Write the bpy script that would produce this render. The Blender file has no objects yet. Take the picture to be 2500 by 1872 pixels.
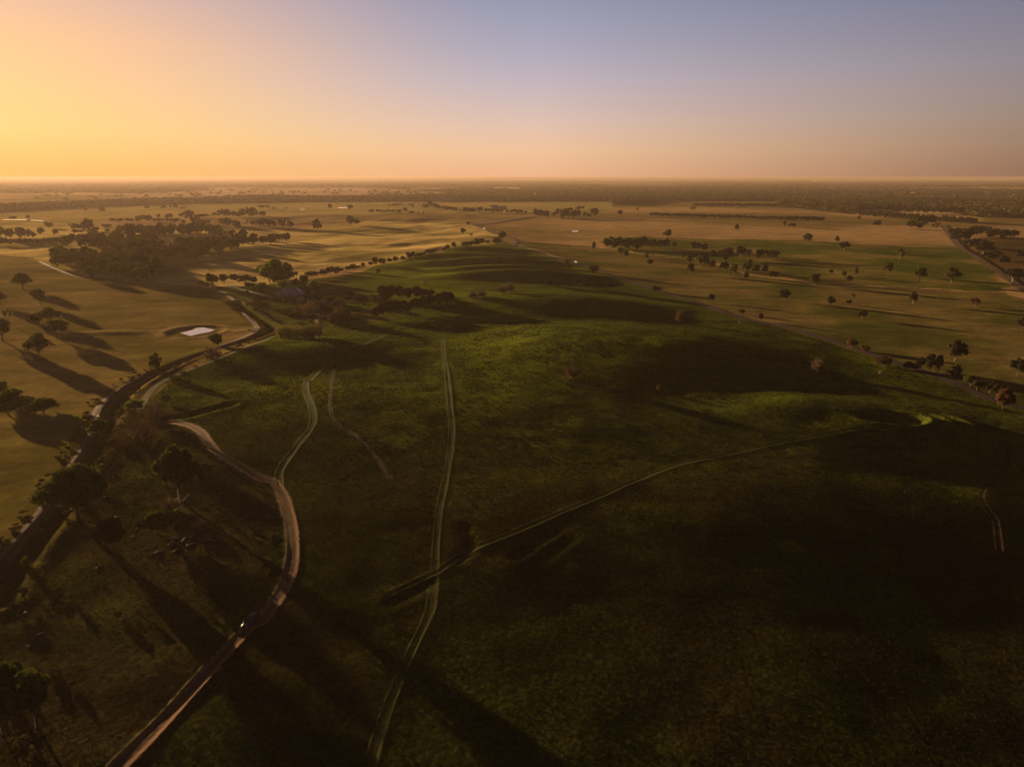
import bpy, math, random
import numpy as np
R = math.radians
sc = bpy.context.scene
col = sc.collection
# ------------------------------------------------------------------ camera, sky, sun, exposure
CAMZ = 92.0
PITCH = 16.8
FPX, CX, CY = 1667.0, 1250.0, 936.0
cd = bpy.data.cameras.new('camera'); cam = bpy.data.objects.new('camera', cd); col.objects.link(cam)
cam.location = (0, 0, CAMZ); cam.rotation_euler = (R(90 - PITCH), 0, 0)
cd.sensor_width = 36; cd.lens = 36 * FPX / 2500; cd.clip_start = .5; cd.clip_end = 200000
sc.camera = cam
SUN_AZ, SUN_EL = -48.0, 5.6            # degrees right of the view direction, above the horizon
EXPO = 1.7
sc.view_settings.view_transform = 'Standard'; sc.view_settings.look = 'None'
sc.view_settings.exposure = EXPO; sc.view_settings.gamma = 1; sc.view_settings.use_curve_mapping = False
sd = Sx, Sy, Sz = (math.sin(R(SUN_AZ)) * math.cos(R(SUN_EL)), math.cos(R(SUN_AZ)) * math.cos(R(SUN_EL)), math.sin(R(SUN_EL)))
sl = bpy.data.lights.new('sun', 'SUN'); so = bpy.data.objects.new('sun', sl); col.objects.link(so)
sl.energy = 5.0; sl.angle = R(.4); sl.color = (1, .67, .35)
so.rotation_euler = (R(90 - SUN_EL), 0, R(180 - SUN_AZ)); so.location = (-3000, 3000, 400)

def srgb(r, g, b):
    return tuple(((c / 255) / 12.92 if c / 255 <= .04045 else ((c / 255 + .055) / 1.055) ** 2.4) for c in (r, g, b))

class NT:
    def __init__(s, t): s.t = t; s.L = t.links
    def n(s, typ, **kw):
        nd = s.t.nodes.new(typ)
        for k, v in kw.items():
            if k.startswith('i_'): nd.inputs[int(k[2:])].default_value = v
            else: setattr(nd, k, v)
        return nd
    def l(s, a, b): s.L.new(a, b)
    def math(s, op, a, b=None, c=None, clamp=False):
        nd = s.t.nodes.new('ShaderNodeMath'); nd.operation = op; nd.use_clamp = clamp
        for i, v in enumerate((a, b, c)):
            if v is None: continue
            if isinstance(v, (int, float)): nd.inputs[i].default_value = v
            else: s.L.new(v, nd.inputs[i])
        return nd.outputs[0]
    def ramp(s, fac, stops, interp='LINEAR'):
        nd = s.t.nodes.new('ShaderNodeValToRGB'); nd.color_ramp.interpolation = interp
        e = nd.color_ramp.elements
        while len(e) < len(stops): e.new(.5)
        for el, (p, c) in zip(e, stops):
            el.position = p
        for el, (p, c) in zip(e, stops):
            el.color = (c, c, c, 1) if isinstance(c, (int, float)) else (*c, 1)
        s.L.new(fac, nd.inputs[0]); return nd.outputs[0]
    def mix(s, f, a, b, mode='MIX'):
        nd = s.t.nodes.new('ShaderNodeMix'); nd.data_type = 'RGBA'; nd.blend_type = mode
        for i, v in ((0, f), (6, a), (7, b)):
            if isinstance(v, (int, float)): nd.inputs[i].default_value = v
            elif isinstance(v, tuple): nd.inputs[i].default_value = (*v[:3], 1)
            else: s.L.new(v, nd.inputs[i])
        return nd.outputs[2]
    def noise(s, vec, scale, detail=3, rough=.55):
        nd = s.t.nodes.new('ShaderNodeTexNoise'); nd.inputs['Scale'].default_value = scale
        nd.inputs['Detail'].default_value = detail; nd.inputs['Roughness'].default_value = rough
        if vec is not None: s.L.new(vec, nd.inputs['Vector'])
        return nd.outputs[0]

w = bpy.data.worlds.new('World'); sc.world = w; w.use_nodes = True
w.node_tree.nodes.clear(); N = NT(w.node_tree)
tc = N.n('ShaderNodeTexCoord'); sp = N.n('ShaderNodeSeparateXYZ'); N.l(tc.outputs['Generated'], sp.inputs[0])
el = N.math('MULTIPLY', N.math('ARCSINE', sp.outputs[2]), 57.2958)
f_el = N.math('MULTIPLY', el, 1 / 60, clamp=True); over = N.math('GREATER_THAN', el, -.02)
hx, hy = math.sin(R(SUN_AZ)), math.cos(R(SUN_AZ))
dd = N.math('ADD', N.math('MULTIPLY', sp.outputs[0], hx), N.math('MULTIPLY', sp.outputs[1], hy))
ln = N.math('SQRT', N.math('ADD', N.math('MULTIPLY', sp.outputs[0], sp.outputs[0]), N.math('ADD', N.math('MULTIPLY', sp.outputs[1], sp.outputs[1]), 1e-6)))
da = N.math('MULTIPLY', N.math('ARCCOSINE', N.math('DIVIDE', dd, ln, clamp=False)), 57.2958 / 180)   # 0 at the sun, 1 opposite
# elevation ramps (degrees / 60) at four azimuths: towards the sun, 48 degrees off (photo centre), 85 off (right edge), opposite
E = lambda d: d / 60
sky_sun = N.ramp(f_el, [(0, srgb(255, 192, 108)), (E(3), srgb(255, 207, 130)), (E(6), srgb(254, 201, 139)), (E(8.7), srgb(250, 194, 142)), (E(12.5), srgb(222, 180, 164)), (E(20), srgb(96, 86, 100)), (1, srgb(22, 24, 38))], 'LINEAR')
sky_mid = N.ramp(f_el, [(0, srgb(238, 180, 136)), (E(2), srgb(240, 194, 154)), (E(4), srgb(224, 192, 174)), (E(7), srgb(195, 180, 187)), (E(9.5), srgb(172, 167, 184)), (E(12.5), srgb(150, 151, 175)), (E(20), srgb(62, 64, 92)), (1, srgb(16, 19, 31))], 'LINEAR')
sky_rt = N.ramp(f_el, [(0, srgb(134, 98, 80)), (E(2), srgb(144, 116, 96)), (E(4), srgb(144, 124, 114)), (E(7), srgb(136, 126, 132)), (E(12.5), srgb(104, 106, 132)), (E(20), srgb(42, 46, 66)), (1, srgb(14, 17, 28))], 'LINEAR')
sky_op = N.ramp(f_el, [(0, srgb(70, 58, 66)), (E(8), srgb(52, 52, 68)), (1, srgb(12, 15, 25))], 'LINEAR')
c1 = N.mix(N.ramp(da, [(11 / 180, 0.), (50 / 180, 1.)], 'EASE'), sky_sun, sky_mid)
c2 = N.mix(N.ramp(da, [(50 / 180, 0.), (88 / 180, 1.)], 'LINEAR'), c1, sky_rt)
c3 = N.mix(N.ramp(da, [(88 / 180, 0.), (150 / 180, 1.)], 'LINEAR'), c2, sky_op)
st = N.n('ShaderNodeTexSky'); st.sky_type = 'NISHITA'; st.sun_disc = False
st.sun_elevation = R(SUN_EL); st.sun_rotation = R(SUN_AZ); st.altitude = 200; st.dust_density = 4; st.ozone_density = 2
c3 = N.mix(over, (.06, .045, .03), c3)      # beyond the modelled plain the earth goes on
bg1 = N.n('ShaderNodeBackground'); N.l(c3, bg1.inputs[0]); bg1.inputs[1].default_value = 1. / 2 ** EXPO
bg2 = N.n('ShaderNodeBackground'); N.l(st.outputs[0], bg2.inputs[0]); bg2.inputs[1].default_value = .002
ad = N.n('ShaderNodeAddShader'); N.l(bg1.outputs[0], ad.inputs[0]); N.l(bg2.outputs[0], ad.inputs[1])
wo = N.n('ShaderNodeOutputWorld'); N.l(ad.outputs[0], wo.inputs[0])

sc.cycles.use_denoising = True
sc.cycles.max_bounces = 4; sc.cycles.diffuse_bounces = 2; sc.cycles.transparent_max_bounces = 12
sc.cycles.volume_bounces = 0
HAZE_COL = (.42, .32, .25, 1); HAZE_D = 6.6e-5; HAZE_G = .30

# ------------------------------------------------------------------ noise helpers
def vnoise(x, y, seed=0):
    xi = np.floor(x).astype(np.int64); yi = np.floor(y).astype(np.int64)
    fx = x - xi; fy = y - yi; fx = fx * fx * (3 - 2 * fx); fy = fy * fy * (3 - 2 * fy)
    def h(a, b):
        n = (a * 374761393 + b * 668265263 + seed * 974711) & 0xffffffff
        n = ((n ^ (n >> 13)) * 1274126177) & 0xffffffff
        return ((n ^ (n >> 16)) & 0xffff) / 65535.0
    a = h(xi, yi); b = h(xi + 1, yi); c = h(xi, yi + 1); d = h(xi + 1, yi + 1)
    return (a * (1 - fx) + b * fx) * (1 - fy) + (c * (1 - fx) + d * fx) * fy
def fbm(x, y, s, seed=0, oct=4, rough=.5):
    t = 0; a = 1; n = 0
    for i in range(oct):
        t = t + a * vnoise(x / s, y / s, seed + i * 17); n += a; a *= rough; s = s * .49
    return t / n
def sstep(e0, e1, v):
    t = np.clip((v - e0) / (e1 - e0), 0, 1); return t * t * (3 - 2 * t)
# ------------------------------------------------------------------ picture -> ground
CROP = dict(a=(0, 420, .226), b=(450, 420, .226), c=(900, 420, .226), d=(1400, 420, .226), e=(1900, 420, .226),
            f=(0, 700, .226), g=(0, 1000, .226), h=(2000, 780, .226), j=(850, 660, .226), k=(1800, 950, .2712), m=(250, 980, .1812), n=(0, 1300, .1356),
            A=(0, 400, .3843), B=(800, 400, .3843), C=(1650, 400, .3843), P=(0, 900, .3843), Q=(0, 1236, .3843), S=(800, 900, .3843), T=(1650, 900, .3843),
            D=(0, 0, 1.1302), s=(0, 0, 1))
cp, spt = math.cos(R(PITCH)), math.sin(R(PITCH))
def src(c, x, y):
    x0, y0, k = CROP[c]; return x0 + x * k, y0 + y * k
def rays(px, py):
    px = np.asarray(px, float); py = np.asarray(py, float)
    u = px - CX
    py = py - 5.0 * (u / 1250) ** 2 * np.clip((620 - py) / 180, 0, 1)      # the lens bows the horizon a little
    v = CY - py
    return u, FPX * cp + v * spt, v * cp - FPX * spt
def on_plane(px, py, z=0.):
    dx, dy, dz = rays(px, py); dz = np.minimum(dz, -1.6); s = (z - CAMZ) / dz
    return dx * s, dy * s
def path0(pts, z=0.):
    """list of (crop,x,y,...) runs -> world polyline on plane z"""
    a = np.array([src(*p) for p in pts]); X, Y = on_plane(a[:, 0], a[:, 1], z); return np.stack([X, Y], 1)
def runs(s):
    """'c 1,2 3,4 d 5,6' -> list of (crop,x,y)"""
    out = []; c = None
    for tok in s.split():
        if ',' in tok: x, y = tok.split(','); out.append((c, float(x), float(y)))
        else: c = tok
    return out
def smooth(P, step):
    """Catmull-Rom resample"""
    P = np.asarray(P, float); Q = np.vstack([2 * P[0] - P[1], P, 2 * P[-1] - P[-2]]); out = []
    for i in range(1, len(Q) - 2):
        p0, p1, p2, p3 = Q[i - 1:i + 3]; L = np.linalg.norm(p2 - p1); n = max(2, int(L / step))
        for t in np.arange(n) / n:
            out.append(.5 * ((2 * p1) + (-p0 + p2) * t + (2 * p0 - 5 * p1 + 4 * p2 - p3) * t * t + (-p0 + 3 * p1 - 3 * p2 + p3) * t ** 3))
    out.append(P[-1]); return np.array(out)
def seg_dist(X, Y, P, reach):
    """distance of points to a polyline (only inside reach of its bounding box)"""
    d = np.full(X.shape, 1e9); m = (X > P[:, 0].min() - reach) & (X < P[:, 0].max() + reach) & (Y > P[:, 1].min() - reach) & (Y < P[:, 1].max() + reach)
    x = X[m]; y = Y[m]; best = np.full(x.shape, 1e9); side = np.zeros(x.shape)
    for i in range(len(P) - 1):
        a = P[i]; b = P[i + 1]; ab = b - a; L2 = ab @ ab + 1e-9
        t = np.clip(((x - a[0]) * ab[0] + (y - a[1]) * ab[1]) / L2, 0, 1)
        dx = x - a[0] - t * ab[0]; dy = y - a[1] - t * ab[1]; dist = np.hypot(dx, dy)
        k = dist < best; best = np.where(k, dist, best); side = np.where(k, np.sign(ab[0] * dy - ab[1] * dx), side)
    d[m] = best; s = np.zeros(X.shape); s[m] = side
    return d, s
def inside(X, Y, P):
    r = np.zeros(X.shape, bool); m = (X > P[:, 0].min()) & (X < P[:, 0].max()) & (Y > P[:, 1].min()) & (Y < P[:, 1].max())
    x = X[m]; y = Y[m]; c = np.zeros(x.shape, bool); j = len(P) - 1
    for i in range(len(P)):
        xi, yi = P[i]; xj, yj = P[j]
        if yi != yj:
            c ^= ((yi > y) != (yj > y)) & (x < (xj - xi) * (y - yi) / (yj - yi) + xi)
        j = i
    r[m] = c; return r

# ------------------------------------------------------------------ lines of the place (picture coordinates by crop)
ROAD_MAIN = runs('c 1100,560 1200,600 1400,662 1500,700 1570,728 1600,755 1560,785 1600,805 1800,862 2000,922 2212,990 d 200,1040 400,1112 850,1262 1200,1372 1700,1545 2212,1655 C 720,1042 900,1095 1150,1182 1290,1228 1500,1300 1640,1345 1830,1418 h 1620,765 1850,862 2100,930 2400,1010')
ROAD_FAR = runs('c 1100,562 1250,560 1500,525 1780,482')
ROAD_RIGHT = runs('C 1690,395 1790,520 1900,592 2050,692 2212,808 2400,940')
TRACK_LEFT = runs('a 430,968 600,1050 900,1140 1300,1165 2200,1262 b 330,1280 440,1315 560,1440 700,1590 A 1560,955 1625,1030 1620,1062 1500,1125 1300,1210 1000,1322 880,1382 740,1450 640,1540 595,1625 g 1035,60 990,250 900,440 800,600 650,850 480,1060 330,1270 200,1430 20,1640')
CHANNEL = runs('A 1500,880 1620,965 1725,1035 1722,1062 1650,1098 1400,1190 1200,1262 1000,1342 850,1425 750,1520 710,1600 g 1190,200 1050,480 950,620 750,1000 600,1200 300,1560 P 60,1330 Q 10,600')
TRACK_BANK = runs('A 1740,1096 1600,1150 1450,1215 1300,1272 1080,1362 960,1442 890,1560')
ROAD_DIRT = runs('m 700,330 910,288 1050,300 1220,348 1345,425 1400,520 1560,700 1900,900 2180,1060 P 1740,720 1800,810 1842,950 1862,1100 1852,1250 1800,1400 1650,1610 Q 1600,745 1400,960 1200,1180 1000,1400 760,1640 560,1850')
TRACK_BRANCH = runs('P 1782,745 1785,640 1900,480 1985,360 1985,255 1945,140 1955,70 A 1960,1385 2050,1290 2212,1190 B 200,1162 420,1062 560,1012')
TRACK_STRAIGHT = runs('B 735,1120 745,1250 770,1400 782,1600 S 755,0 780,200 792,400 762,650 712,900 692,1100 682,1300 662,1500 D 926,1330 870,1450 815,1600 800,1680')
TRACK_DIAG = runs('S 400,1425 640,1312 700,1290 900,1165 1200,1032 1700,822 2200,622 T 250,560 600,482 780,455 900,425 1060,400 1250,400 1480,390 1620,365 1685,335 1670,310 1620,300')
TRACK_LOW = runs('T 700,548 900,530 1100,505 1240,490')
TRACK_LOOP = runs('S 870,990 920,1040 945,1090 940,1140')
TRACK_EAST = runs('T 2112,480 2112,560 2085,640 1950,780 1970,880 2030,970 2060,1160')
TRACK_FAINT = runs('A 2060,1130 2120,1210 S 20,270 200,440 330,590 400,700')
TRACK_TOP = runs('B 1040,1082 1250,1052 1500,1018 1700,992')
DRIVE = runs('b 370,1248 480,1232 560,1238 740,1312 950,1362 1250,1392')
DRIVE_RED = runs('b 1435,1655 1440,1595 1500,1560 1610,1518')
FENCE_FAR = runs('c 50,1040 228,985 367,955 540,925 720,868 920,822 1100,802 1290,778')

# ------------------------------------------------------------------ height of the land
def gauss(X, Y, cx, cy, h, rx, ry, ang=0):
    a = R(ang); dx = X - cx; dy = Y - cy; u = dx * math.cos(a) + dy * math.sin(a); v = -dx * math.sin(a) + dy * math.cos(a)
    return h * np.exp(-.55 * ((u / rx) ** 2 + (v / ry) ** 2) ** 1.25)
Lx, Ly = -hx, -hy                       # the way the light travels over the ground
chan = smooth(path0(CHANNEL, 0), 6)
dam_c = np.array(on_plane(*src('A', 1245, 1066)))
HILLS = [  # cx, cy, height, rx, ry, angle
    (66, 360, 9.0, 58, 44, -18), (26, 492, 7.2, 62, 30, -8), (4, 640, 7.0, 58, 17, 0), (-14, 692, 5.2, 50, 13, 0), (-35, 744, 7.2, 64, 18, 3), (-48, 802, 5.6, 62, 18, 0), (-44, 880, 5.2, 60, 24, 0),
    (0, 240, 2.2, 120, 110, 0), (-10, 560, 3.0, 85, 240, 0), (-118, 352, 4.6, 38, 24, 20), (-95, 255, 2.0, 45, 40, 0),
    (128, 254, 4.2, 36, 23, -12), (92, 184, 2.3, 62, 24, 8)]
PITS = [(116, 246, -.7, 9, 6, 20)]
CUTS = [(path0(runs('m 880,235 1150,215 1450,150 1720,75'), 2), -1.2, 2.4), (path0(runs('S 865,985 905,1040 915,1090 880,1140 820,1180'), 2), -.45, 1.4), (path0(runs('S 1190,1165 1300,1095 1440,1020'), 2), -.28, 1.2), (path0(runs('S 1280,1225 1400,1150 1540,1060'), 2), -.24, 1.1), (path0(runs('S 400,1425 520,1365 640,1312'), 2), -.45, 1.3)]
def height(X, Y):
    rr = np.hypot(X, Y)
    z = np.zeros_like(X)
    for h in HILLS: z = z + gauss(X, Y, *h)
    for h in PITS: z = z + gauss(X, Y, *h)
    # old diggings: a pit with curved terraces round its lower right side
    qx = X - 146; qy = Y - 248; e = np.hypot(qx / 13.5, qy / 9); th = np.degrees(np.arctan2(qy, qx))
    q = sstep(-190, -120, th) * sstep(70, 10, th)
    z = z - 1.8 * sstep(1.1, .5, e) + q * (1.5 * np.exp(-((e - 1.12) / .17) ** 2) + 1.1 * np.exp(-((e - 1.65) / .15) ** 2) - .6 * np.exp(-((e - 1.38) / .1) ** 2) + 1.0 * np.exp(-((e - 2.2) / .16) ** 2) - .6 * np.exp(-((e - 1.93) / .1) ** 2))
    # added tilt down to the viewer's right so the low sun leaves it dim
    d = (X - 0) * Lx + (Y - 215) * Ly
    m = sstep(420, 250, Y) * sstep(520, 260, np.abs(X)) * (1 - .75 * sstep(80, 125, X) * sstep(205, 240, Y))
    z = z - .040 * (np.sqrt(d * d + 900) + d) * .5 * m
    # gentle undulation
    near = sstep(900, 200, rr)
    z = z + near * (fbm(X, Y, 62, 3, 3) - .5) * 2.2 * sstep(-60, -10, X + 120 + .35 * (Y - 250)) * sstep(1000, 700, Y)
    z = z + near * (fbm(X, Y, 14, 8, 3) - .5) * .5
    # golden rolling country left of the ridge
    u = (X * .74 - Y * .67); v = (X * .67 + Y * .74)
    g = sstep(640, 760, Y) * sstep(2300, 1500, Y) * sstep(-900, -500, X) * sstep(10, -80, X + .06 * (Y - 900))
    z = z + g * ((fbm(u, v * .6, 95, 21, 4, .45) - .45) * 9.0 + 1.0)
    # flat plains: hardly visible relief
    z = z + sstep(500, 1500, rr) * (fbm(X, Y, 420, 31, 3) - .5) * 3.0
    # channel with its two banks
    dc, sdn = seg_dist(X, Y, chan, 30)
    z = z + np.where(dc < 30, -2.0 * np.exp(-(dc / 3.0) ** 4) + np.where(sdn > 0, .55, .1) * np.exp(-((dc - 5.6) / 1.4) ** 2), 0)
    for pp, dep, wd_ in CUTS:
        dq, _ = seg_dist(X, Y, pp, 12); z = z + np.where(dq < 12, dep * np.exp(-(dq / wd_) ** 2) - .3 * dep * np.exp(-((dq - 2 * wd_) / wd_) ** 2), 0)
    # farm dam: pit with a raised rim
    dx = (X - dam_c[0]); dy = (Y - dam_c[1])
    e = np.sqrt((dx / 18.5) ** 2 + (dy / 19) ** 2); e = e + .10 * (vnoise(dx / 9, dy / 9, 5) - .5)
    z = z + .28 * np.exp(-((e - 1.0) / .14) ** 2) * (.5 + vnoise(dx / 4, dy / 4, 6)) - .55 * sstep(.96, .82, e)
    z = z + gauss(X, Y, dam_c[0] - 48, dam_c[1] - 4, .9, 16, 5, 0) + gauss(X, Y, dam_c[0] + 38, dam_c[1] + 6, .8, 8, 5)
    return z
# ---- the grid: fine near, coarser far
def axis(lo_end, lo, hi, hi_end, st, g):
    mid = list(np.arange(lo, hi + st, st)); s = st; v = mid[-1]
    while v < hi_end: s *= 1 + g; v += s; mid.append(v)
    s = st; v = mid[0]; left = []
    while v > lo_end: s *= 1 + g; v -= s; left.append(v)
    return np.array(left[::-1] + mid)
gx = axis(-26000, -235, 260, 26000, 1.7, .0125); gy = axis(-600, 60, 470, 24000, 1.6, .009)
GX, GY = np.meshgrid(gx, gy)
GZ = height(GX, GY)
def hz(X, Y):
    X = np.asarray(X, float); Y = np.asarray(Y, float)
    i = np.clip(np.searchsorted(gx, X) - 1, 0, len(gx) - 2); j = np.clip(np.searchsorted(gy, Y) - 1, 0, len(gy) - 2)
    tx = np.clip((X - gx[i]) / (gx[i + 1] - gx[i]), 0, 1); ty = np.clip((Y - gy[j]) / (gy[j + 1] - gy[j]), 0, 1)
    return (GZ[j, i] * (1 - tx) + GZ[j, i + 1] * tx) * (1 - ty) + (GZ[j + 1, i] * (1 - tx) + GZ[j + 1, i + 1] * tx) * ty
def ground(px, py):
    """first hit of the pixel's ray with the land"""
    dx, dy, dz = rays(px, py)
    dx, dy, dz = [np.atleast_1d(q).astype(float) for q in (dx, dy, dz)]
    dz = np.minimum(dz, -1.6)
    s0 = (26 - CAMZ) / dz; s1 = (-14 - CAMZ) / dz; n = 160
    best = s1.copy(); done = np.zeros(len(dx), bool); prev = s0
    for i in range(1, n + 1):
        s = s0 + (s1 - s0) * i / n
        below = (CAMZ + dz * s) < hz(dx * s, dy * s)
        new = below & ~done; best = np.where(new, (s + prev) / 2, best); done |= new; prev = s
    X = dx * best; Y = dy * best
    return X, Y, hz(X, Y)
def gpt(c, x, y):
    X, Y, Z = ground(*src(c, x, y)); return float(X[0]), float(Y[0]), float(Z[0])
def gpath(pts, step=4):
    a = np.array([src(*p) for p in pts]); X, Y, Z = ground(a[:, 0], a[:, 1]); return smooth(np.stack([X, Y], 1), step)

# ------------------------------------------------------------------ mesh helpers
def mesh_np(name, V, F, smooth_=False):
    me = bpy.data.meshes.new(name); V = np.asarray(V, np.float32); F = np.asarray(F, np.int32)
    me.vertices.add(len(V)); me.vertices.foreach_set('co', V.ravel())
    k = F.shape[1]; me.loops.add(F.size); me.loops.foreach_set('vertex_index', F.ravel())
    me.polygons.add(len(F)); me.polygons.foreach_set('loop_start', np.arange(0, F.size, k, dtype=np.int32))
    me.polygons.foreach_set('use_smooth', np.full(len(F), smooth_))
    me.update(calc_edges=True); return me
def add(name, me, mat=None, parent=None, loc=(0, 0, 0), **kw):
    if mat and not me.materials: me.materials.append(mat)
    o = bpy.data.objects.new(name, me); col.objects.link(o); o.location = loc
    if parent: o.parent = parent
    for k, v in kw.items(): o[k] = v
    return o
def fattr(me, name, vals, typ='FLOAT'):
    a = me.attributes.new(name, typ, 'POINT')
    if typ == 'FLOAT': a.data.foreach_set('value', np.asarray(vals, np.float32).ravel())
    else:
        c = np.asarray(vals, np.float32); c = np.concatenate([c, np.ones((len(c), 1), np.float32)], 1); a.data.foreach_set('color', c.ravel())
def material(name, rough=.9, spec=.15):
    m = bpy.data.materials.new(name); m.use_nodes = True; m.node_tree.nodes.clear(); n = NT(m.node_tree)
    b = n.n('ShaderNodeBsdfPrincipled'); b.inputs['Roughness'].default_value = rough; b.inputs['Specular IOR Level'].default_value = spec
    o = n.n('ShaderNodeOutputMaterial'); n.l(b.outputs[0], o.inputs[0]); return m, n, b, o
def simple(name, c, rough=.8, spec=.2, var=.25, scale=2., metal=0):
    m, n, b, o = material(name, rough, spec); t = n.n('ShaderNodeTexCoord')
    f = n.noise(t.outputs['Object'], scale, 4)
    n.l(n.mix(f, tuple(k * (1 - var) for k in c), tuple(min(1, k * (1 + var)) for k in c)), b.inputs['Base Color']); b.inputs['Metallic'].default_value = metal
    return m

# ------------------------------------------------------------------ ground cover colours
def poly(s):
    a = np.array([src(*p) for p in runs(s)]); X, Y = on_plane(a[:, 0], a[:, 1], 0); return np.stack([X, Y], 1)
COL = np.zeros(GX.shape + (3,))
wob = 14
WX = GX + (fbm(GX, GY, 45, 71, 3) - .5) * wob; WY = GY + (fbm(GX, GY, 45, 72, 3) - .5) * wob
def put(mask, c, var=.0, s=60, c2=None, seed=1, k=.5, sharp=.18):
    c = np.array(c)
    if c2 is None: COL[mask] = c; return
    f = fbm(GX[mask], GY[mask], s, seed, 4); f = sstep(k - sharp, k + sharp, f)[:, None]
    COL[mask] = c * (1 - f) + np.array(c2) * f
TAN = (.43, .285, .135); GOLD = (.63, .47, .17); GRN = (.130, .160, .012); OLV = (.215, .165, .055); DRK = (.05, .052, .012)
put(np.ones(GX.shape, bool), TAN, c2=(.2, .15, .05), s=300, seed=4)
put(inside(WX, WY, poly('a -400,440 2212,330 c 0,320 2212,322 d 420,330 430,420 0,430 c 1500,445 600,440 0,470 a 1200,520 -400,800')), (.42, .31, .11), c2=(.29, .26, .08), s=220, seed=5)
put(inside(WX, WY, poly('a -900,560 600,560 1900,640 b 1200,640 1800,600 c 0,540 1100,560 1480,720 1290,780 900,830 60,1040 b 1300,1100 1160,1250 150,1270 a 1500,1200 600,1050 430,960 -900,800')), GOLD, c2=(.24, .21, .05), s=120, seed=6, k=.62)
put(inside(WX, WY, poly('a -900,780 430,960 600,1050 1300,1170 b 210,1265 440,1310 700,1590 A 1640,1040 1000,1325 640,1540 g 1000,250 650,850 20,1640 -900,3000 -2500,2000')), OLV, c2=(.13, .11, .026), s=90, seed=7)
put(inside(WX, WY, poly('A 1400,800 1640,1030 1740,1060 1760,1110 2212,1010 B 400,980 800,900 300,700 b 2100,1050 1160,1200 300,1250')), (.12, .10, .03), c2=(.06, .085, .014), s=26, seed=9)
put(inside(WX, WY, poly('c 1480,760 60,1040 -300,1150 j 340,560 B 0,1040 A 1760,1110 1100,1380 900,1560 700,1700 g 700,1000 0,1700 Q -300,2600 T 3500,2600 h 2500,1010 1850,862 C 1640,1345 1150,1182 720,1042 d 2212,1655 1200,1372 400,1112 c 2212,990 1600,805')), GRN, c2=(.085, .110, .014), s=70, seed=11)
WX = GX + (fbm(GX, GY, 110, 171, 4) - .5) * 90; WY = GY + (fbm(GX, GY, 110, 172, 4) - .5) * 90
put(inside(WX, WY, poly('d 380,705 1200,712 2212,740 e 1000,790 1950,830 2300,1060 2600,1260 600,1205 0,1150 d 1500,1020 300,830')), (.075, .098, .013), c2=(.22, .17, .05), s=60, seed=12, k=.56)
BRP_ = poly('c 1580,770 1620,765 2000,800 d 300,840 1500,1030 e 0,1160 600,1215 2600,1270 3200,1500 h 3000,1100 2400,980 1850,852 C 1640,1340 1150,1178 720,1038 d 2212,1650 1200,1368 400,1108 c 2212,985')
dm_, _ = seg_dist(GX, GY, smooth(path0(ROAD_MAIN, 0), 20), 90)
put((inside(WX, WY, BRP_) | (inside(GX, GY, BRP_) & (dm_ < 85))), (.19, .145, .048), c2=(.085, .092, .018), s=58, seed=13, k=.52)
WX = GX; WY = GY
put(inside(WX, WY, poly('C 1920,470 2500,490 2600,900 2212,790 2050,670 1900,560')), (.24, .13, .05), c2=(.10, .07, .03), s=200, seed=14)
put(inside(WX, WY, poly('e 820,430 1750,462 2212,510 2212,545 1700,520 1200,480')), (.42, .25, .07))
put(inside(WX, WY, poly('e 880,400 1750,425 1750,450 1100,430')), (.12, .13, .03))
# pink, pale paddocks beyond the first wood
put(inside(WX, WY, poly('a 1500,235 2212,180 b 700,155 1500,165 c 0,160 0,250 b 700,262 -600,290')), (.50, .34, .21), c2=(.40, .27, .15), s=400, seed=15)
rg = np.hypot(GX, GY)
# near crop: foreground gloom painted as darker colour towards the viewer; brownish bare patches
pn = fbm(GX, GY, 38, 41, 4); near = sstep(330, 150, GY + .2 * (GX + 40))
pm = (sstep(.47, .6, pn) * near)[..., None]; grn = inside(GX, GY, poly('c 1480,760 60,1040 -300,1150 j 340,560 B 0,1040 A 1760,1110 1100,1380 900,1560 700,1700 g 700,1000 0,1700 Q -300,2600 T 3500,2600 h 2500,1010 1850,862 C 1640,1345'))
near_dim = (near * grn)[..., None]
COL = COL * (1 - near_dim * .85) + np.array((.034, .038, .009)) * near_dim * .85
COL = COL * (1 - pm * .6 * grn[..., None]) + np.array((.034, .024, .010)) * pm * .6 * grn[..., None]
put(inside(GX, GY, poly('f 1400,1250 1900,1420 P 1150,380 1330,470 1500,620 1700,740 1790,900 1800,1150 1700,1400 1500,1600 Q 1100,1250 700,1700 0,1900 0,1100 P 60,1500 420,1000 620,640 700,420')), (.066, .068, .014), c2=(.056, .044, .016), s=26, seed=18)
put(inside(GX, GY, poly('T 640,1085 730,1078 830,1110 830,1150 760,1155 680,1130')), (.15, .17, .01))
# trodden, bare ground: dam banks, channel banks
dc, _ = seg_dist(GX, GY, chan, 30)
bk = np.exp(-((dc - 6.5) / 2.5) ** 2)[..., None] * .6; COL = COL * (1 - bk) + np.array((.10, .075, .025)) * bk
bt = np.exp(-(dc / 3.) ** 4)[..., None] * .8; COL = COL * (1 - bt) + np.array((.03, .024, .012)) * bt
ed = np.sqrt(((GX - dam_c[0]) / 23) ** 2 + ((GY - dam_c[1]) / 22) ** 2)
bk = (np.exp(-((ed - .95) / .25) ** 2) * fbm(GX, GY, 5, 51, 3))[..., None]; COL = COL * (1 - bk) + np.array((.34, .24, .13)) * bk
# beyond the paddocks the ground under the woods is dark
FORQ = None
ny, nx = GX.shape
idx = np.arange(ny * nx).reshape(ny, nx)
Fq = np.stack([idx[:-1, :-1], idx[:-1, 1:], idx[1:, 1:], idx[1:, :-1]], -1).reshape(-1, 4)
gm = mesh_np('ground', np.stack([GX, GY, GZ], -1).reshape(-1, 3), Fq, True)

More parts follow.
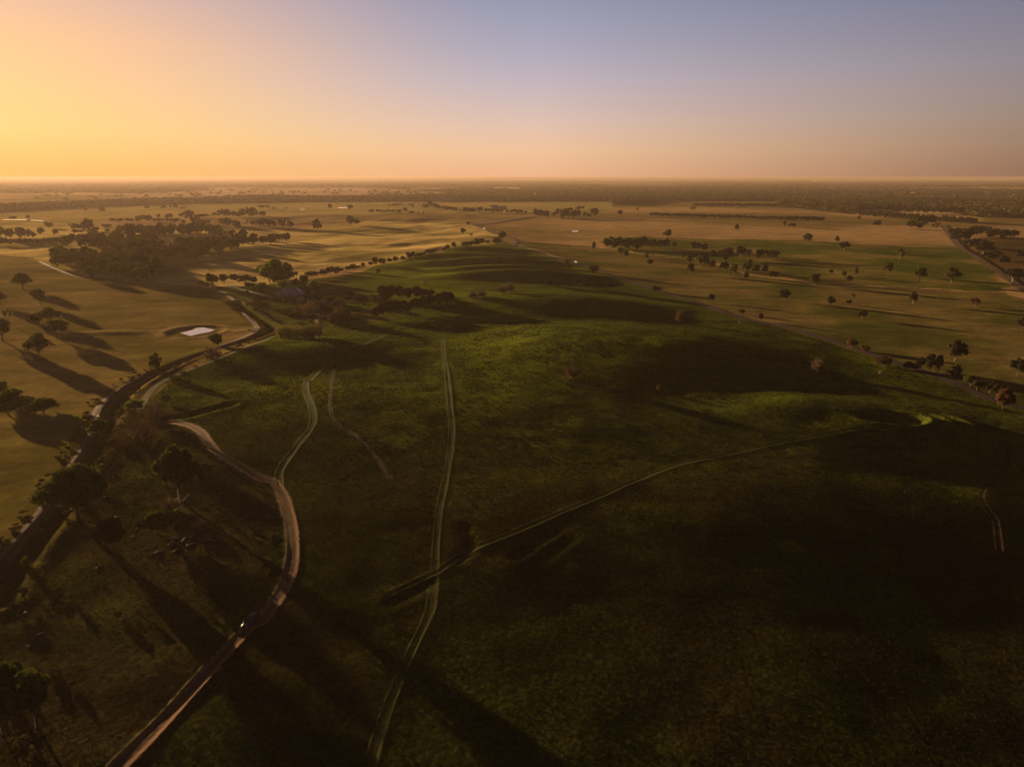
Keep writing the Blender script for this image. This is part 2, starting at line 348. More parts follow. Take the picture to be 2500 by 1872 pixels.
# ------------------------------------------------------------------ where the far woods stand
def in_wood(X, Y):
    """woodland mask beyond the paddocks"""
    r = np.hypot(X, Y); m = np.zeros(X.shape, bool)
    for s in WOODS: m |= inside(X, Y, poly(s))
    for s in GLADES: m &= ~inside(X, Y, poly(s))
    far = Y > 2350
    q = fbm(X, Y, 1500, 61, 3)
    return m, q
GLADES = ['e 300,200 700,203 1500,230 2212,284 2400,290 2400,304 2212,300 1500,251 700,219 300,211', 'e 880,400 1750,425 2150,496 2212,515 1700,482 1200,446 880,425', 'c 450,176 1000,170 1010,196 450,202',
    'a 480,236 1160,234 1170,262 500,264', 'd 540,90 960,94 960,104 560,102', 'c 1350,166 1700,172 1650,198 1300,190', 'c 1380,246 1830,252 1830,271 1500,266', 'a 0,150 700,152 700,168 0,166', 'e 0,100 420,112 420,128 0,124', 'e 1340,166 2212,176 2212,188 1640,186', 'd 1200,238 1290,238 1290,250 1210,250']
WOODS = [
    'a -2000,470 0,400 1100,345 2212,300 b 700,280 1500,290 2212,280 c 650,270 1300,262 1900,275 d 400,265 2212,262 e 0,262 1000,262 2212,300 3000,330 3000,520 2212,500 1750,470 1400,462 850,410 840,470 600,440 200,395 0,380 d 2212,320 900,322 430,365 420,318 c 2212,318 1300,320 0,322 b 1200,328 0,350 a 1100,380 0,440 -2000,560',
    'e 0,190 2212,210 3000,230 3000,330 2212,300 1000,262 0,262 d 0,262 0,140 1500,110 2212,130',
    'a -2000,260 1500,240 2212,205 2212,150 0,200 -2000,200',
    'c 0,170 0,90 2212,90 d 2212,110 2212,262 0,265 c 1900,262 1000,240 700,215 450,200',
    'b 0,140 0,75 2212,80 2212,140',
    'a 0,110 2212,75 2212,130 0,190']
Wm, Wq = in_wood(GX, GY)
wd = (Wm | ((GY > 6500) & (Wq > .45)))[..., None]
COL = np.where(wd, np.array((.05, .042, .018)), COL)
for s_ in GLADES: COL[inside(GX, GY, poly(s_))] = (.50, .34, .16)
patch = ((GY > 6500) & (fbm(GX, GY, 2600, 90, 3) > .54))[..., None]
COL = np.where(patch & ~wd, np.array((.46, .32, .19)), COL)
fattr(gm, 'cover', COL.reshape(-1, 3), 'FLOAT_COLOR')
rough = grn * sstep(900, 380, rg) + .35
fattr(gm, 'rough', np.clip(rough, 0, 1).ravel())
m, n, b, o = material('land', 1., .0)
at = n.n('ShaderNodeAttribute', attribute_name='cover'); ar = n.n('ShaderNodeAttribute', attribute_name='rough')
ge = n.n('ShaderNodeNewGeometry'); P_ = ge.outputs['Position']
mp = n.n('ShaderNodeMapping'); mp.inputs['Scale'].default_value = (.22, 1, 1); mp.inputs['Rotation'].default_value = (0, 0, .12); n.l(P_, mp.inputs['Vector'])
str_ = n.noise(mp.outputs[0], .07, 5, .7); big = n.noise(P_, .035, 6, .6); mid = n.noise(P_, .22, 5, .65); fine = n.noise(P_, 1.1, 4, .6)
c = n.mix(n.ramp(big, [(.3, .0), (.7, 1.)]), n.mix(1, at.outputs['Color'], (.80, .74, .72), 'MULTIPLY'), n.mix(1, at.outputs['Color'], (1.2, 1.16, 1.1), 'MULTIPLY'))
c = n.mix(n.ramp(str_, [(.36, .0), (.64, 1.)]), n.mix(1, c, (.72, .76, .78), 'MULTIPLY'), n.mix(1, c, (1.25, 1.2, 1.15), 'MULTIPLY'))
c = n.mix(n.ramp(mid, [(.35, .0), (.65, 1.)]), n.mix(1, c, (.84, .84, .84), 'MULTIPLY'), n.mix(1, c, (1.14, 1.13, 1.1), 'MULTIPLY'))
c = n.mix(n.math('MULTIPLY', ar.outputs['Fac'], n.ramp(fine, [(.4, 1.), (.62, 0.)])), c, n.mix(1, c, (.5, .5, .5), 'MULTIPLY'))
n.l(c, b.inputs['Base Color'])
vo = n.n('ShaderNodeTexVoronoi'); vo.feature = 'SMOOTH_F1'; vo.inputs['Scale'].default_value = .75; n.l(P_, vo.inputs['Vector'])
hgt = n.math('ADD', n.math('MULTIPLY', n.noise(P_, 1.0, 5, .6), .55), n.math('ADD', n.math('MULTIPLY', vo.outputs['Distance'], -.28), n.math('MULTIPLY', n.noise(P_, .12, 3), .8)))
bp = n.n('ShaderNodeBump'); bp.inputs['Distance'].default_value = .8; n.l(n.math('MULTIPLY', ar.outputs['Fac'], .30), bp.inputs['Strength']); n.l(hgt, bp.inputs['Height'])
n.l(bp.outputs[0], b.inputs['Normal'])
g_ob = add('ground', gm, m, kind='structure')

# ------------------------------------------------------------------ roads and tracks: draped ribbons
def ribbon(name, P, half, mat, lift=.06, n_across=7, wv=.12, seed=0, berm=0, **kw):
    P = np.asarray(P); T = np.gradient(P, axis=0); T /= np.linalg.norm(T, axis=1)[:, None] + 1e-9
    Nn = np.stack([T[:, 1], -T[:, 0]], 1); L = np.concatenate([[0], np.cumsum(np.linalg.norm(np.diff(P, axis=0), axis=1))])
    hw = half * (1 + wv * (vnoise(L / 9, L * 0, seed) - .5) * 2)
    if callable(half): hw = half(L)
    u = np.linspace(-1, 1, n_across); X = P[:, 0, None] + Nn[:, 0, None] * u * hw[:, None]; Y = P[:, 1, None] + Nn[:, 1, None] * u * hw[:, None]
    rr = np.hypot(X, Y); Z = hz(X, Y) + lift + np.clip(rr - 150, 0, 1e9) * .0005
    Z = Z + berm * np.exp(-((np.abs(u) - .68) / .2) ** 2) * (.4 + 1.1 * vnoise(L / 14, L * 0, seed + 5))[:, None]
    V = np.stack([X, Y, Z], -1).reshape(-1, 3); k = n_across; i = np.arange(len(P) - 1)[:, None] * k + np.arange(k - 1)
    F = np.stack([i, i + 1, i + k + 1, i + k], -1).reshape(-1, 4)
    me = mesh_np(name, V, F, True); fattr(me, 'across', np.tile(u, len(P)))
    return add(name, me, mat, **kw)
def track_mat(name, c_rut, c_mid, c_edge, cover=.85, ruts=True, twin=False):
    """wheel ruts, a middle strip, ragged edges that let the grass show"""
    m, n, b, o = material(name, .95, .05)
    at = n.n('ShaderNodeAttribute', attribute_name='across'); ge = n.n('ShaderNodeNewGeometry')
    a = n.math('ABSOLUTE', at.outputs['Fac']); nz = n.noise(ge.outputs['Position'], .7, 5, .65); nb = n.noise(ge.outputs['Position'], .16, 3)
    a2 = n.math('ADD', a, n.math('MULTIPLY', n.math('SUBTRACT', nz, .5), .5))
    if ruts: c = n.ramp(a2, [(.0, c_mid), (.22, c_mid), (.36, c_rut), (.62, c_rut), (.8, c_edge)])
    else: c = n.ramp(a2, [(.0, c_mid), (.3, c_rut), (.7, c_rut), (.9, c_edge)])
    c = n.mix(nb, n.mix(1, c, (.75, .72, .7), 'MULTIPLY'), n.mix(1, c, (1.25, 1.22, 1.2), 'MULTIPLY'))
    n.l(c, b.inputs['Base Color'])
    tr = n.n('ShaderNodeBsdfTransparent'); mx = n.n('ShaderNodeMixShader')
    n.l(n.ramp(n.math('ADD', a, n.math('MULTIPLY', n.math('SUBTRACT', nz, .5), .9)), [(.62, cover), (.95, 0.)] if not twin else [(.08, .25), (.3, cover), (.6, cover), (.85, 0.)]), mx.inputs[0]); n.l(tr.outputs[0], mx.inputs[1]); n.l(b.outputs[0], mx.inputs[2]); n.l(mx.outputs[0], o.inputs[0])
    bp = n.n('ShaderNodeBump'); bp.inputs['Strength'].default_value = .5; bp.inputs['Distance'].default_value = .25; n.l(nz, bp.inputs['Height']); n.l(bp.outputs[0], b.inputs['Normal'])
    return m
M_dirt = track_mat('pale earth road', (.20, .108, .052), (.11, .065, .034), (.08, .085, .016), 1.)
M_main = track_mat('road with verges', (.065, .048, .045), (.055, .042, .04), (.22, .14, .09), 1., False)
M_left = track_mat('pale farm track', (.15, .098, .062), (.085, .06, .032), (.09, .07, .028), .95)
M_grass = track_mat('grassed wheel track', (.075, .080, .014), (.05, .055, .011), (.075, .085, .012), .6)
M_brown = track_mat('worn grass track', (.10, .065, .030), (.06, .045, .018), (.06, .045, .018), .55)
ribbon('dirt_road', gpath(ROAD_DIRT, 2), 2.4, M_dirt, .05, 15, .12, 1, berm=.16, kind='structure')
ribbon('country_road', gpath(ROAD_MAIN, 5), 3.6, M_main, .10, 9, .06, 2, kind='structure')
ribbon('side_road', gpath(ROAD_FAR, 12), 9, M_main, .5, 7, .05, 3, kind='structure')
ribbon('boundary_road', gpath(ROAD_RIGHT, 8), 5, M_left, .3, 7, .1, 4, kind='structure')
ribbon('farm_track', gpath(TRACK_LEFT, 3), 2.1, M_left, .08, 13, .15, 5, kind='structure')
ribbon('channel_track', gpath(TRACK_BANK, 3), 1.7, M_grass, .07, 7, .15, 6, kind='structure')
ribbon('grass_track', gpath(TRACK_BRANCH, 2.5), 1.8, M_grass, .04, 15, .14, 7, berm=.12, kind='structure')
ribbon('grass_track', gpath(TRACK_STRAIGHT, 2.5), 1.5, M_grass, .04, 15, .14, 8, berm=.09, kind='structure')
ribbon('grass_track', gpath(TRACK_DIAG, 2.5), 1.4, M_grass, .04, 15, .14, 9, berm=.16, kind='structure')
ribbon('grass_track', gpath(TRACK_TOP, 2.5), 1.3, M_grass, .07, 7, .1, 10, kind='structure')
ribbon('foot_track', gpath(TRACK_EAST, 2), 1.2, M_brown, .08, 11, .2, 12, berm=.15, kind='structure')
ribbon('foot_track', gpath(TRACK_FAINT, 2), 1.1, M_brown, .06, 7, .2, 13, kind='structure')
ribbon('foot_track', gpath(TRACK_LOW, 2), 1.2, M_grass, .08, 7, .2, 16, kind='structure')
ribbon('driveway', gpath(DRIVE, 4), 3.2, M_left, .12, 7, .2, 14, kind='structure')
ribbon('driveway', gpath(DRIVE_RED, 3), 1.8, M_dirt, .10, 7, .2, 15, kind='structure')

# ------------------------------------------------------------------ water
mw, n, b, o = material('still water', .04, .5)
b.inputs['Base Color'].default_value = (.05, .045, .05, 1); b.inputs['IOR'].default_value = 1.33
gl = n.n('ShaderNodeBsdfGlossy'); gl.inputs['Roughness'].default_value = .05; mxs = n.n('ShaderNodeMixShader'); mxs.inputs[0].default_value = .55
ge = n.n('ShaderNodeNewGeometry'); bp = n.n('ShaderNodeBump'); bp.inputs['Strength'].default_value = .12; bp.inputs['Distance'].default_value = .05; n.l(n.noise(ge.outputs['Position'], .9, 3), bp.inputs['Height']); n.l(bp.outputs[0], gl.inputs['Normal']); n.l(bp.outputs[0], b.inputs['Normal'])
n.l(b.outputs[0], mxs.inputs[1]); n.l(gl.outputs[0], mxs.inputs[2]); n.l(mxs.outputs[0], o.inputs[0])
def water(name, s, z=None, lift=.0):
    a = np.array([src(*p) for p in runs(s)])
    if z is None: X, Y, Z = ground(a[:, 0], a[:, 1]); z = Z.max() + lift
    X, Y = on_plane(a[:, 0], a[:, 1], z)
    me = bpy.data.meshes.new(name); me.from_pydata([(x, y, z) for x, y in zip(X, Y)], [], [list(range(len(X)))]); me.update()
    return add(name, me, mw, kind='structure')
dz_ = float(hz(*dam_c)) + .22
water('dam_water', 'A 1130,1070 1175,1055 1225,1044 1290,1039 1335,1047 1366,1056 1330,1069 1275,1078 1210,1093 1170,1082', dz_)
water('far_water', 'a 30,522 250,520 470,533 470,541 250,531 30,529', lift=.6)
water('far_water', 'b 1655,383 1770,383 1755,393 1665,393', lift=.6)
water('far_water', 'b 1245,405 1300,404 1300,410 1250,410', lift=.6)
water('far_water', 'd -20,636 40,634 66,641 30,647 -10,645', lift=.6)

# ------------------------------------------------------------------ trees
def leaf_material(name, c1, c2, trans=.3):
    m = bpy.data.materials.new(name); m.use_nodes = True; m.node_tree.nodes.clear(); n = NT(m.node_tree)
    oi = n.n('ShaderNodeObjectInfo'); ge = n.n('ShaderNodeNewGeometry'); t = n.n('ShaderNodeTexCoord')
    f = n.math('ADD', n.math('MULTIPLY', ge.outputs['Random Per Island'], .6), n.math('MULTIPLY', oi.outputs['Random'], .4))
    c = n.mix(f, c1, c2)
    d = n.n('ShaderNodeBsdfDiffuse'); tr = n.n('ShaderNodeBsdfTranslucent'); n.l(c, d.inputs[0]); n.l(n.mix(1, c, (1.3, 1.25, .5), 'MULTIPLY'), tr.inputs[0])
    mx = n.n('ShaderNodeMixShader'); mx.inputs[0].default_value = trans; n.l(d.outputs[0], mx.inputs[1]); n.l(tr.outputs[0], mx.inputs[2])
    o = n.n('ShaderNodeOutputMaterial'); n.l(mx.outputs[0], o.inputs[0]); return m
LEAF = dict(green=leaf_material('eucalypt leaves', (.024, .034, .010), (.075, .085, .016)), olive=leaf_material('olive leaves', (.032, .034, .012), (.085, .075, .022)),
            dark=leaf_material('dark pine needles', (.014, .014, .008), (.035, .030, .014), .12), brown=leaf_material('brown twigs', (.032, .018, .012), (.072, .038, .022), .2),
            orange=leaf_material('rusty leaves', (.05, .027, .012), (.11, .055, .022)), pale=leaf_material('thin pale leaves', (.07, .062, .026), (.13, .11, .045)),
            bright=leaf_material('fresh green leaves', (.05, .075, .010), (.13, .15, .020), .4))
BARK = simple('bark', (.15, .10, .07), .9, .1, .35, 4.)
BARKP = simple('pale bark', (.20, .155, .12), .85, .1, .3, 4.)
def tube(V, F, P, Rr, k=5):
    P = np.asarray(P, float); b0 = sum(len(v) for v in V); T = np.gradient(P, axis=0); T /= np.linalg.norm(T, axis=1)[:, None] + 1e-9
    ref = np.array([.3, .9, .1]); A = np.cross(T, ref); A /= np.linalg.norm(A, axis=1)[:, None] + 1e-9; B = np.cross(T, A)
    an = np.arange(k) / k * 2 * np.pi; r = np.asarray(Rr)[:, None, None]
    ring = P[:, None] + r * (np.cos(an)[None, :, None] * A[:, None] + np.sin(an)[None, :, None] * B[:, None])
    V.append(ring.reshape(-1, 3)); n = len(P)
    i = (np.arange(n - 1)[:, None] * k + np.arange(k)) + b0; j = (np.arange(n - 1)[:, None] * k + (np.arange(k) + 1) % k) + b0
    F.append(np.stack([i, j, j + k, i + k], -1).reshape(-1, 4))
def leaves(rng, blobs, n, size, shell=.55, up=.25):
    """many small leaf-clump faces through the crown's lobes"""
    B = np.array(blobs); wgt = B[:, 3] * B[:, 4] * B[:, 5]; wgt = wgt ** .75; wgt /= wgt.sum()
    k = rng.choice(len(B), n, p=wgt); d = rng.normal(size=(n, 3)); d /= np.linalg.norm(d, axis=1)[:, None]
    d[:, 2] = np.where((d[:, 2] < -.25) & (rng.random(n) < .7), -d[:, 2], d[:, 2])
    rad = (shell + (1 - shell) * rng.random(n) ** .6) * (1 + .16 * rng.normal(size=n))
    C = B[k, :3] + d * rad[:, None] * B[k, 3:6]
    nn = d + rng.normal(size=(n, 3)) * .55; nn[:, 2] += up; nn /= np.linalg.norm(nn, axis=1)[:, None]
    a = np.cross(nn, rng.normal(size=(n, 3))); a /= np.linalg.norm(a, axis=1)[:, None]; b = np.cross(nn, a)
    s = size * (.6 + .9 * rng.random(n))[:, None]; e = (.55 + .5 * rng.random(n))[:, None]
    V = np.stack([C - a * s - b * s * e * .6, C + a * s * .8 - b * s * e, C + a * s + b * s * e * .7, C - a * s * .7 + b * s * e], 1).reshape(-1, 3)
    return V, np.arange(4 * n).reshape(-1, 4)
def make_proto(kind, seed, n=1100, size=.034, hi=False):
    """unit tree: height 1, crown width 1. returns trunk mesh, crown mesh"""
    rng = np.random.default_rng(seed); V = []; F = []; blobs = []
    def limb(p, q, r0, r1, bend=.06, k=5, m=6):
        t = np.linspace(0, 1, m)[:, None]; p = np.array(p, float); q = np.array(q, float); off = rng.normal(size=3) * bend
        P = p + (q - p) * t + off * np.sin(t * np.pi); tube(V, F, P, r0 + (r1 - r0) * t[:, 0], k); return P
    if kind in ('spread', 'tall', 'round', 'thin'):
        fork = {'spread': .26, 'tall': .34, 'round': .2, 'thin': .3}[kind]; r0 = {'spread': .035, 'tall': .028, 'round': .03, 'thin': .02}[kind]
        limb((0, 0, -.03), (rng.normal() * .02, rng.normal() * .02, fork), r0 * 1.25, r0 * .8, .01)
        nb = {'spread': 13, 'tall': 10, 'round': 12, 'thin': 6}[kind] + (22 if hi else 0)
        for i in range(nb):
            a = i * 2.4 + rng.random() * .8; f = (i + .5) / nb
            u_ = 1 - 1.62 * f if kind != 'thin' else 1 - 1.4 * f          # lobes spread over the crown's whole shell, top to skirt
            Rr_, cz_, sz_ = {'spread': (.38, .56, .35), 'tall': (.30, .57, .36), 'round': (.34, .54, .36), 'thin': (.33, .62, .28)}[kind]
            q_ = math.sqrt(max(0, 1 - u_ * u_)); k_ = .6 + .55 * rng.random(); rr = Rr_ * q_ * k_; zz = cz_ + sz_ * u_ * (.7 + .3 * rng.random()); s = .10 + .12 * rng.random(); sz = s * .85; a += rng.normal() * .35
            if kind == 'thin': s *= .7; sz *= .7
            if kind == 'spread' and u_ < -.2: zz += .08
            if hi: s *= .66; sz *= .66
            c = np.array([rr * math.cos(a), rr * math.sin(a), zz]); blobs.append((*c, s, s, sz))
            P = limb((0, 0, fork * (.8 + .2 * rng.random())), c * [1, 1, 1] - [0, 0, sz * .3], r0 * .5, r0 * .12, .04, 4)
            for q in range(2 if not hi else 4):
                e = c + rng.normal(size=3) * s * .5; limb(P[3], e, r0 * .2, r0 * .05, .02, 3, 4)
        if kind != 'thin': blobs.append((0, 0, .56, .24, .24, .22) if kind != 'round' else (0, 0, .52, .28, .28, .28))
        pass
    elif kind == 'pine':   # stone-pine shape: bare stems, flat dark top
        limb((0, 0, -.03), (.02, .01, .62), .028, .016, .02)
        for i in range(11):
            a = i * 2.4; rr = .36 * math.sqrt((i + .5) / 11); zz = .78 - .2 * (rr / .36) ** 2; s = .17 + .04 * rng.random()
            c = np.array([rr * math.cos(a), rr * math.sin(a), zz]); blobs.append((*c, s, s, .19)); limb((0, 0, .4 + .2 * rng.random()), c, .014, .004, .03, 4)
        blobs.append((0, 0, .62, .32, .32, .22)); blobs.append((.05, 0, .42, .26, .26, .16))
    elif kind == 'bare':   # leafless, many twigs
        for i in range(16):
            a = i * 2.4; rr = .42 * math.sqrt((i + .5) / 16); zz = .88 - .6 * (rr / .42) ** 2 * rng.random() - .2 * rng.random()
            c = np.array([rr * math.cos(a), rr * math.sin(a), zz]); P = limb((rng.normal() * .03, rng.normal() * .03, -.02), c, .02, .004, .06, 4)
            for q in range(5): limb(P[2 + q % 3], c + rng.normal(size=3) * .14, .007, .002, .03, 3, 4)
            blobs.append((*(c * [.85, .85, .8]), .17, .17, .2)); blobs.append((c[0] * .7, c[1] * .7, .25, .17, .17, .22))
    elif kind == 'dead':
        for i in range(7):
            a = i * 2.4; c = np.array([.45 * math.cos(a) * rng.random(), .45 * math.sin(a) * rng.random(), .55 + .45 * rng.random()]); P = limb((0, 0, -.02), c, .03, .006, .06, 5)
            for q in range(3): limb(P[2 + q], c + rng.normal(size=3) * .2, .012, .003, .03, 3, 4)
        blobs = [(*[0, 0, .7], .3, .3, .2)]; n = 24; size = .02
    elif kind == 'bush':
        for i in range(7):
            a = i * 2.4; rr = .3 * math.sqrt((i + .5) / 7); blobs.append((rr * math.cos(a), rr * math.sin(a), .38 + .3 * rng.random(), .22, .22, .34)); limb((0, 0, -.03), (rr * math.cos(a), rr * math.sin(a), .5), .02, .006, .03, 4)
    if hi: n = 26000; size = .0125
    Lv, Lf = leaves(rng, blobs, n, size, .1 if kind == 'bare' else .72 if hi else .5)
    if kind == 'bare':   # twigs: long slivers
        c = Lv.reshape(-1, 4, 3); ce = c.mean(1, keepdims=True); L = c - ce; up = np.array([0, 0, 1.]); L = L * [.35, .35, 1.9]; Lv = (ce + L * .6).reshape(-1, 3)
    return mesh_np(kind + '_trunk', np.concatenate(V), np.concatenate(F), True), mesh_np(kind + '_crown', Lv, Lf)
PROTO = {}
for kind, cnt in (('spread', 4), ('tall', 4), ('round', 3), ('thin', 2), ('pine', 3), ('bare', 3), ('dead', 1), ('bush', 2)):
    PROTO[kind] = [make_proto(kind, 100 + i * 7 + len(kind), 2300 if kind not in ('bare', 'thin') else 900 if kind == 'thin' else 2000, .033 if kind != 'pine' else .036) for i in range(cnt)]
PROTO['spreadH'] = [make_proto('spread', 901 + i, hi=True) for i in range(2)]
PROTO['roundH'] = [make_proto('round', 905, hi=True)]
PROTO['bareH'] = [make_proto('bare', 911, 9000, .012)]
SHAPED = {}
def dressed(kind, i, leaf, bark):
    key = (kind, i, leaf, bark)
    if key not in SHAPED:
        t, c = PROTO[kind][i]; t = t.copy(); c = c.copy(); t.materials.append(BARKP if bark else BARK); c.materials.append(LEAF[leaf]); SHAPED[key] = (t, c)
    return SHAPED[key]
NAMES = dict(spread='eucalyptus_tree', tall='eucalyptus_tree', round='round_tree', thin='sapling_tree', pine='pine_tree', bare='leafless_tree', dead='dead_tree', bush='bush', spreadH='eucalyptus_tree', roundH='round_tree', bareH='leafless_tree')
TREES = []     # every tree that the photo lets one count; dict per tree
prng = random.Random(5)
def T(crop, x, yb, yt, wd_, kind='spread', leaf='green', label=None, group=None, hero=False):
    TREES.append(dict(c=crop, x=x, yb=yb, yt=yt, w=wd_, kind=kind, leaf=leaf, label=label, group=group, hero=hero))
def many(crop, s, kind, leaf, group):
    """s: 'x,base,top,width ...'"""
    for tok in s.split():
        v = [float(q) for q in tok.split(',')]; kk = kind if isinstance(kind, str) else prng.choice(kind); T(crop, v[0], v[1], v[2], v[3], kk, leaf, None, group)
mixk = ['spread', 'tall', 'round', 'tall', 'round']
# --- single trees with labels of their own
T('a', 250, 1265, 1105, 195, 'spread', 'green', 'spreading paddock tree standing highest of the scattered trees on the left field')
T('a', 445, 1440, 1275, 160, 'tall', 'green', 'paddock tree with pale trunk just below and right of the highest one on the left field')
T('a', 5, 1435, 1295, 125, 'spread', 'green', 'paddock tree cut by the left edge of the photo beside the pale trunked one')
T('a', 1000, 1165, 1030, 170, 'round', 'olive', 'round dense tree alone in front of the creek wood throwing a long shadow')
T('f', 540, 400, 235, 190, 'spread', 'green', 'dark flat topped tree behind a brown one on the left field')
T('f', 410, 412, 290, 130, 'round', 'brown', 'brown leaved tree tucked against the dark flat topped tree on the left field')
T('f', 622, 560, 362, 240, 'spread', 'green', 'widest dark tree in the middle of the left field group')
T('f', 95, 400, 250, 120, 'thin', 'pale', 'thin pale see-through tree near the left edge of the field')
T('f', 28, 585, 352, 180, 'spread', 'green', 'dark tree at the left edge below the thin pale tree')
T('f', 430, 765, 520, 225, 'spread', 'green', 'lowest dark tree of the left field group with a broken crown')
T('f', 1705, 940, 733, 130, 'tall', 'green', 'slim tree standing on the channel bank where the track bends')
T('A', 1382, 1168, 1080, 95, 'tall', 'green', 'tree on the channel bank right below the farm dam')
T('A', 1355, 1245, 1150, 140, 'bare', 'brown', 'leafless brown shrubby tree below the farm dam at the channel')
T('A', 1620, 1185, 1155, 120, 'bush', 'brown', 'low brown bush beside the end of the channel track')
T('g', 1080, 275, 98, 210, 'round', 'green', 'rounded dark tree over the pale farm track at the left')
T('g', 850, 1195, 590, 650, 'spreadH', 'green', 'huge spreading eucalypt hanging over the farm track, largest tree in the photo', None, True)
T('g', 1960, 1000, 405, 400, 'spreadH', 'green', 'tall leaning eucalypt between the channel and the bend of the earth road', None, True)
T('m', 1400, 990, 815, 210, 'round', 'green', 'small rounded tree right beside the tall leaning eucalypt')
T('g', 1840, 1085, 930, 300, 'bare', 'brown', 'low brown leafless thicket at the foot of the tall leaning eucalypt')
T('f', 1450, 1350, 1225, 200, 'round', 'bright', 'lit green tree on the left of the dark thicket by the earth road')
T('f', 1700, 1480, 1200, 330, 'bareH', 'brown', 'tall brown leafless tree at the upper end of the earth road', None, True)
T('f', 1530, 1700, 1410, 520, 'bareH', 'brown', 'widest brown leafless tree left of the earth road end', None, True)
T('f', 1795, 1255, 1158, 110, 'round', 'green', 'small round tree peeping over the dark thicket by the earth road')
T('g', 1220, 1500, 1165, 300, 'roundH', 'dark', 'nearly black rounded tree below the huge spreading eucalypt', None, True)
T('g', 1700, 1330, 1080, 380, 'round', 'green', 'low green tree in the rough ground right of the nearly black one')
T('g', 2150, 1290, 1180, 200, 'bare', 'brown', 'dark scrubby thicket above the pile of fallen logs')
T('n', 480, 670, 445, 170, 'bush', 'olive', 'egg shaped bush standing in the dark channel bed')
T('n', 1290, 1200, 1090, 130, 'bush', 'green', 'small lone bush in the rough ground at the lower left')
T('Q', 120, 1310, 985, 230, 'spreadH', 'green', 'tall dark tree in the bottom left corner, its lit crown top highest there', None, True)
T('Q', 235, 1400, 1050, 220, 'spreadH', 'green', 'dark tree in the bottom left corner, rightmost of the lit crowns there', None, True)
T('Q', 20, 1450, 1110, 190, 'roundH', 'green', 'dark tree in the bottom left corner at the very edge of the photo', None, True)
T('c', 1075, 572, 543, 48, 'bush', 'dark', 'dark bush at the junction of the two far roads')
T('c', 1445, 738, 648, 88, 'round', 'dark', 'dark round tree beside the country road just past the ridge end')
T('c', 1390, 785, 715, 110, 'bush', 'brown', 'brown bushes at the foot of the dark round roadside tree')
T('c', 1020, 683, 612, 60, 'spread', 'green', 'lone tree on the golden slope left of the country road')
T('c', 1110, 712, 665, 42, 'thin', 'green', 'small tree right of the lone tree on the golden slope')
T('c', 1690, 950, 880, 66, 'bare', 'brown', 'leafless small tree on the green slope beside the country road')
T('c', 2140, 1012, 955, 60, 'bush', 'brown', 'brown bush beside the country road, nearest to the white van')
T('c', 620, 1222, 1165, 60, 'dead', 'brown', 'dead bare tree on the bright green far slope')
T('c', 110, 1112, 1043, 55, 'round', 'dark', 'dark upright tree alone on the dark green slope above the pines')
T('d', 218, 852, 765, 45, 'tall', 'green', 'slender tree alone left of the dense paddock clump')
T('d', 505, 902, 816, 78, 'round', 'bright', 'bright green tree below the dense paddock clump, left one of the pair')
T('d', 567, 932, 842, 66, 'round', 'green', 'darker tree below the dense paddock clump, right one of the pair')
T('d', 790, 947, 877, 46, 'tall', 'green', 'small narrow tree standing just above a squarish tree on the pasture')
T('d', 825, 1018, 942, 66, 'round', 'green', 'squarish dark tree below the small narrow one on the pasture')
T('d', 1017, 727, 632, 92, 'spread', 'green', 'lone tree on the upper edge of the dense paddock clump')
T('d', 1763, 642, 573, 50, 'round', 'dark', 'small round dark tree alone in the tan field')
T('d', 505, 477, 415, 52, 'round', 'green', 'lone tree in the far tan field left of the long dark windbreak')
T('d', 690, 420, 390, 24, 'round', 'dark', 'tiny pointed tree alone in the far pale field')
T('d', 1290, 442, 378, 84, 'thin', 'olive', 'loose brownish tree standing behind the long dark windbreak')
T('d', 1485, 1408, 1320, 62, 'round', 'dark', 'dark upright tree alone above the middle of the country road')
T('d', 370, 1005, 965, 30, 'dead', 'brown', 'tiny dead tree in the pasture above the country road')
T('d', 1760, 1285, 1230, 36, 'dead', 'brown', 'dead tree with two stems on the brown pasture')
T('d', 215, 1102, 1018, 105, 'bush', 'brown', 'brown bush touching the country road right of the white van')
T('d', 895, 1296, 1240, 115, 'bush', 'brown', 'low reddish brown bush on the near side of the country road')
T('d', 1815, 1535, 1483, 76, 'bush', 'brown', 'brown bush hanging over the country road, left of a dark upright one')
T('d', 2020, 1610, 1528, 62, 'round', 'brown', 'dark brown upright tree on the country road edge')
T('d', 1140, 1625, 1482, 92, 'bare', 'orange', 'orange leafless sapling on the shaded green slope')
T('d', 1790, 1648, 1600, 36, 'dead', 'brown', 'small stump like dead tree below the country road bushes')
T('e', 870, 527, 488, 44, 'spread', 'dark', 'small tree in the far tan field just before the tree row')
T('e', 66, 594, 538, 44, 'tall', 'green', 'thin tree left of its wide low neighbour in the tan field')
T('e', 147, 603, 558, 74, 'spread', 'dark', 'wide low tree right of its thin neighbour in the tan field')
T('e', 310, 773, 672, 86, 'round', 'green', 'round headed tree where the tan field meets the green pasture')
T('e', 635, 767, 700, 54, 'tall', 'dark', 'small dark tree just left and above a heart shaped tree on the field edge')
T('e', 712, 848, 760, 98, 'spread', 'dark', 'heart shaped dark tree at the upper edge of the green pasture')
T('e', 1060, 607, 533, 82, 'spread', 'dark', 'flat bottomed tree alone in the right part of the tan field')
T('e', 1422, 628, 532, 96, 'spread', 'green', 'large tree left of the end of the tree row at the tan field')
T('e', 1520, 632, 558, 76, 'spread', 'dark', 'dark tree leaning right between the large tree and the tree row')
T('e', 1705, 667, 555, 105, 'thin', 'pale', 'thin pale tree in front of the road corner at the right')
T('e', 1295, 1002, 830, 100, 'thin', 'pale', 'tall pale thin tree in the middle of the green pasture')
T('e', 1180, 1108, 985, 104, 'tall', 'olive', 'leaning olive tree below the tall pale thin one in the green pasture')
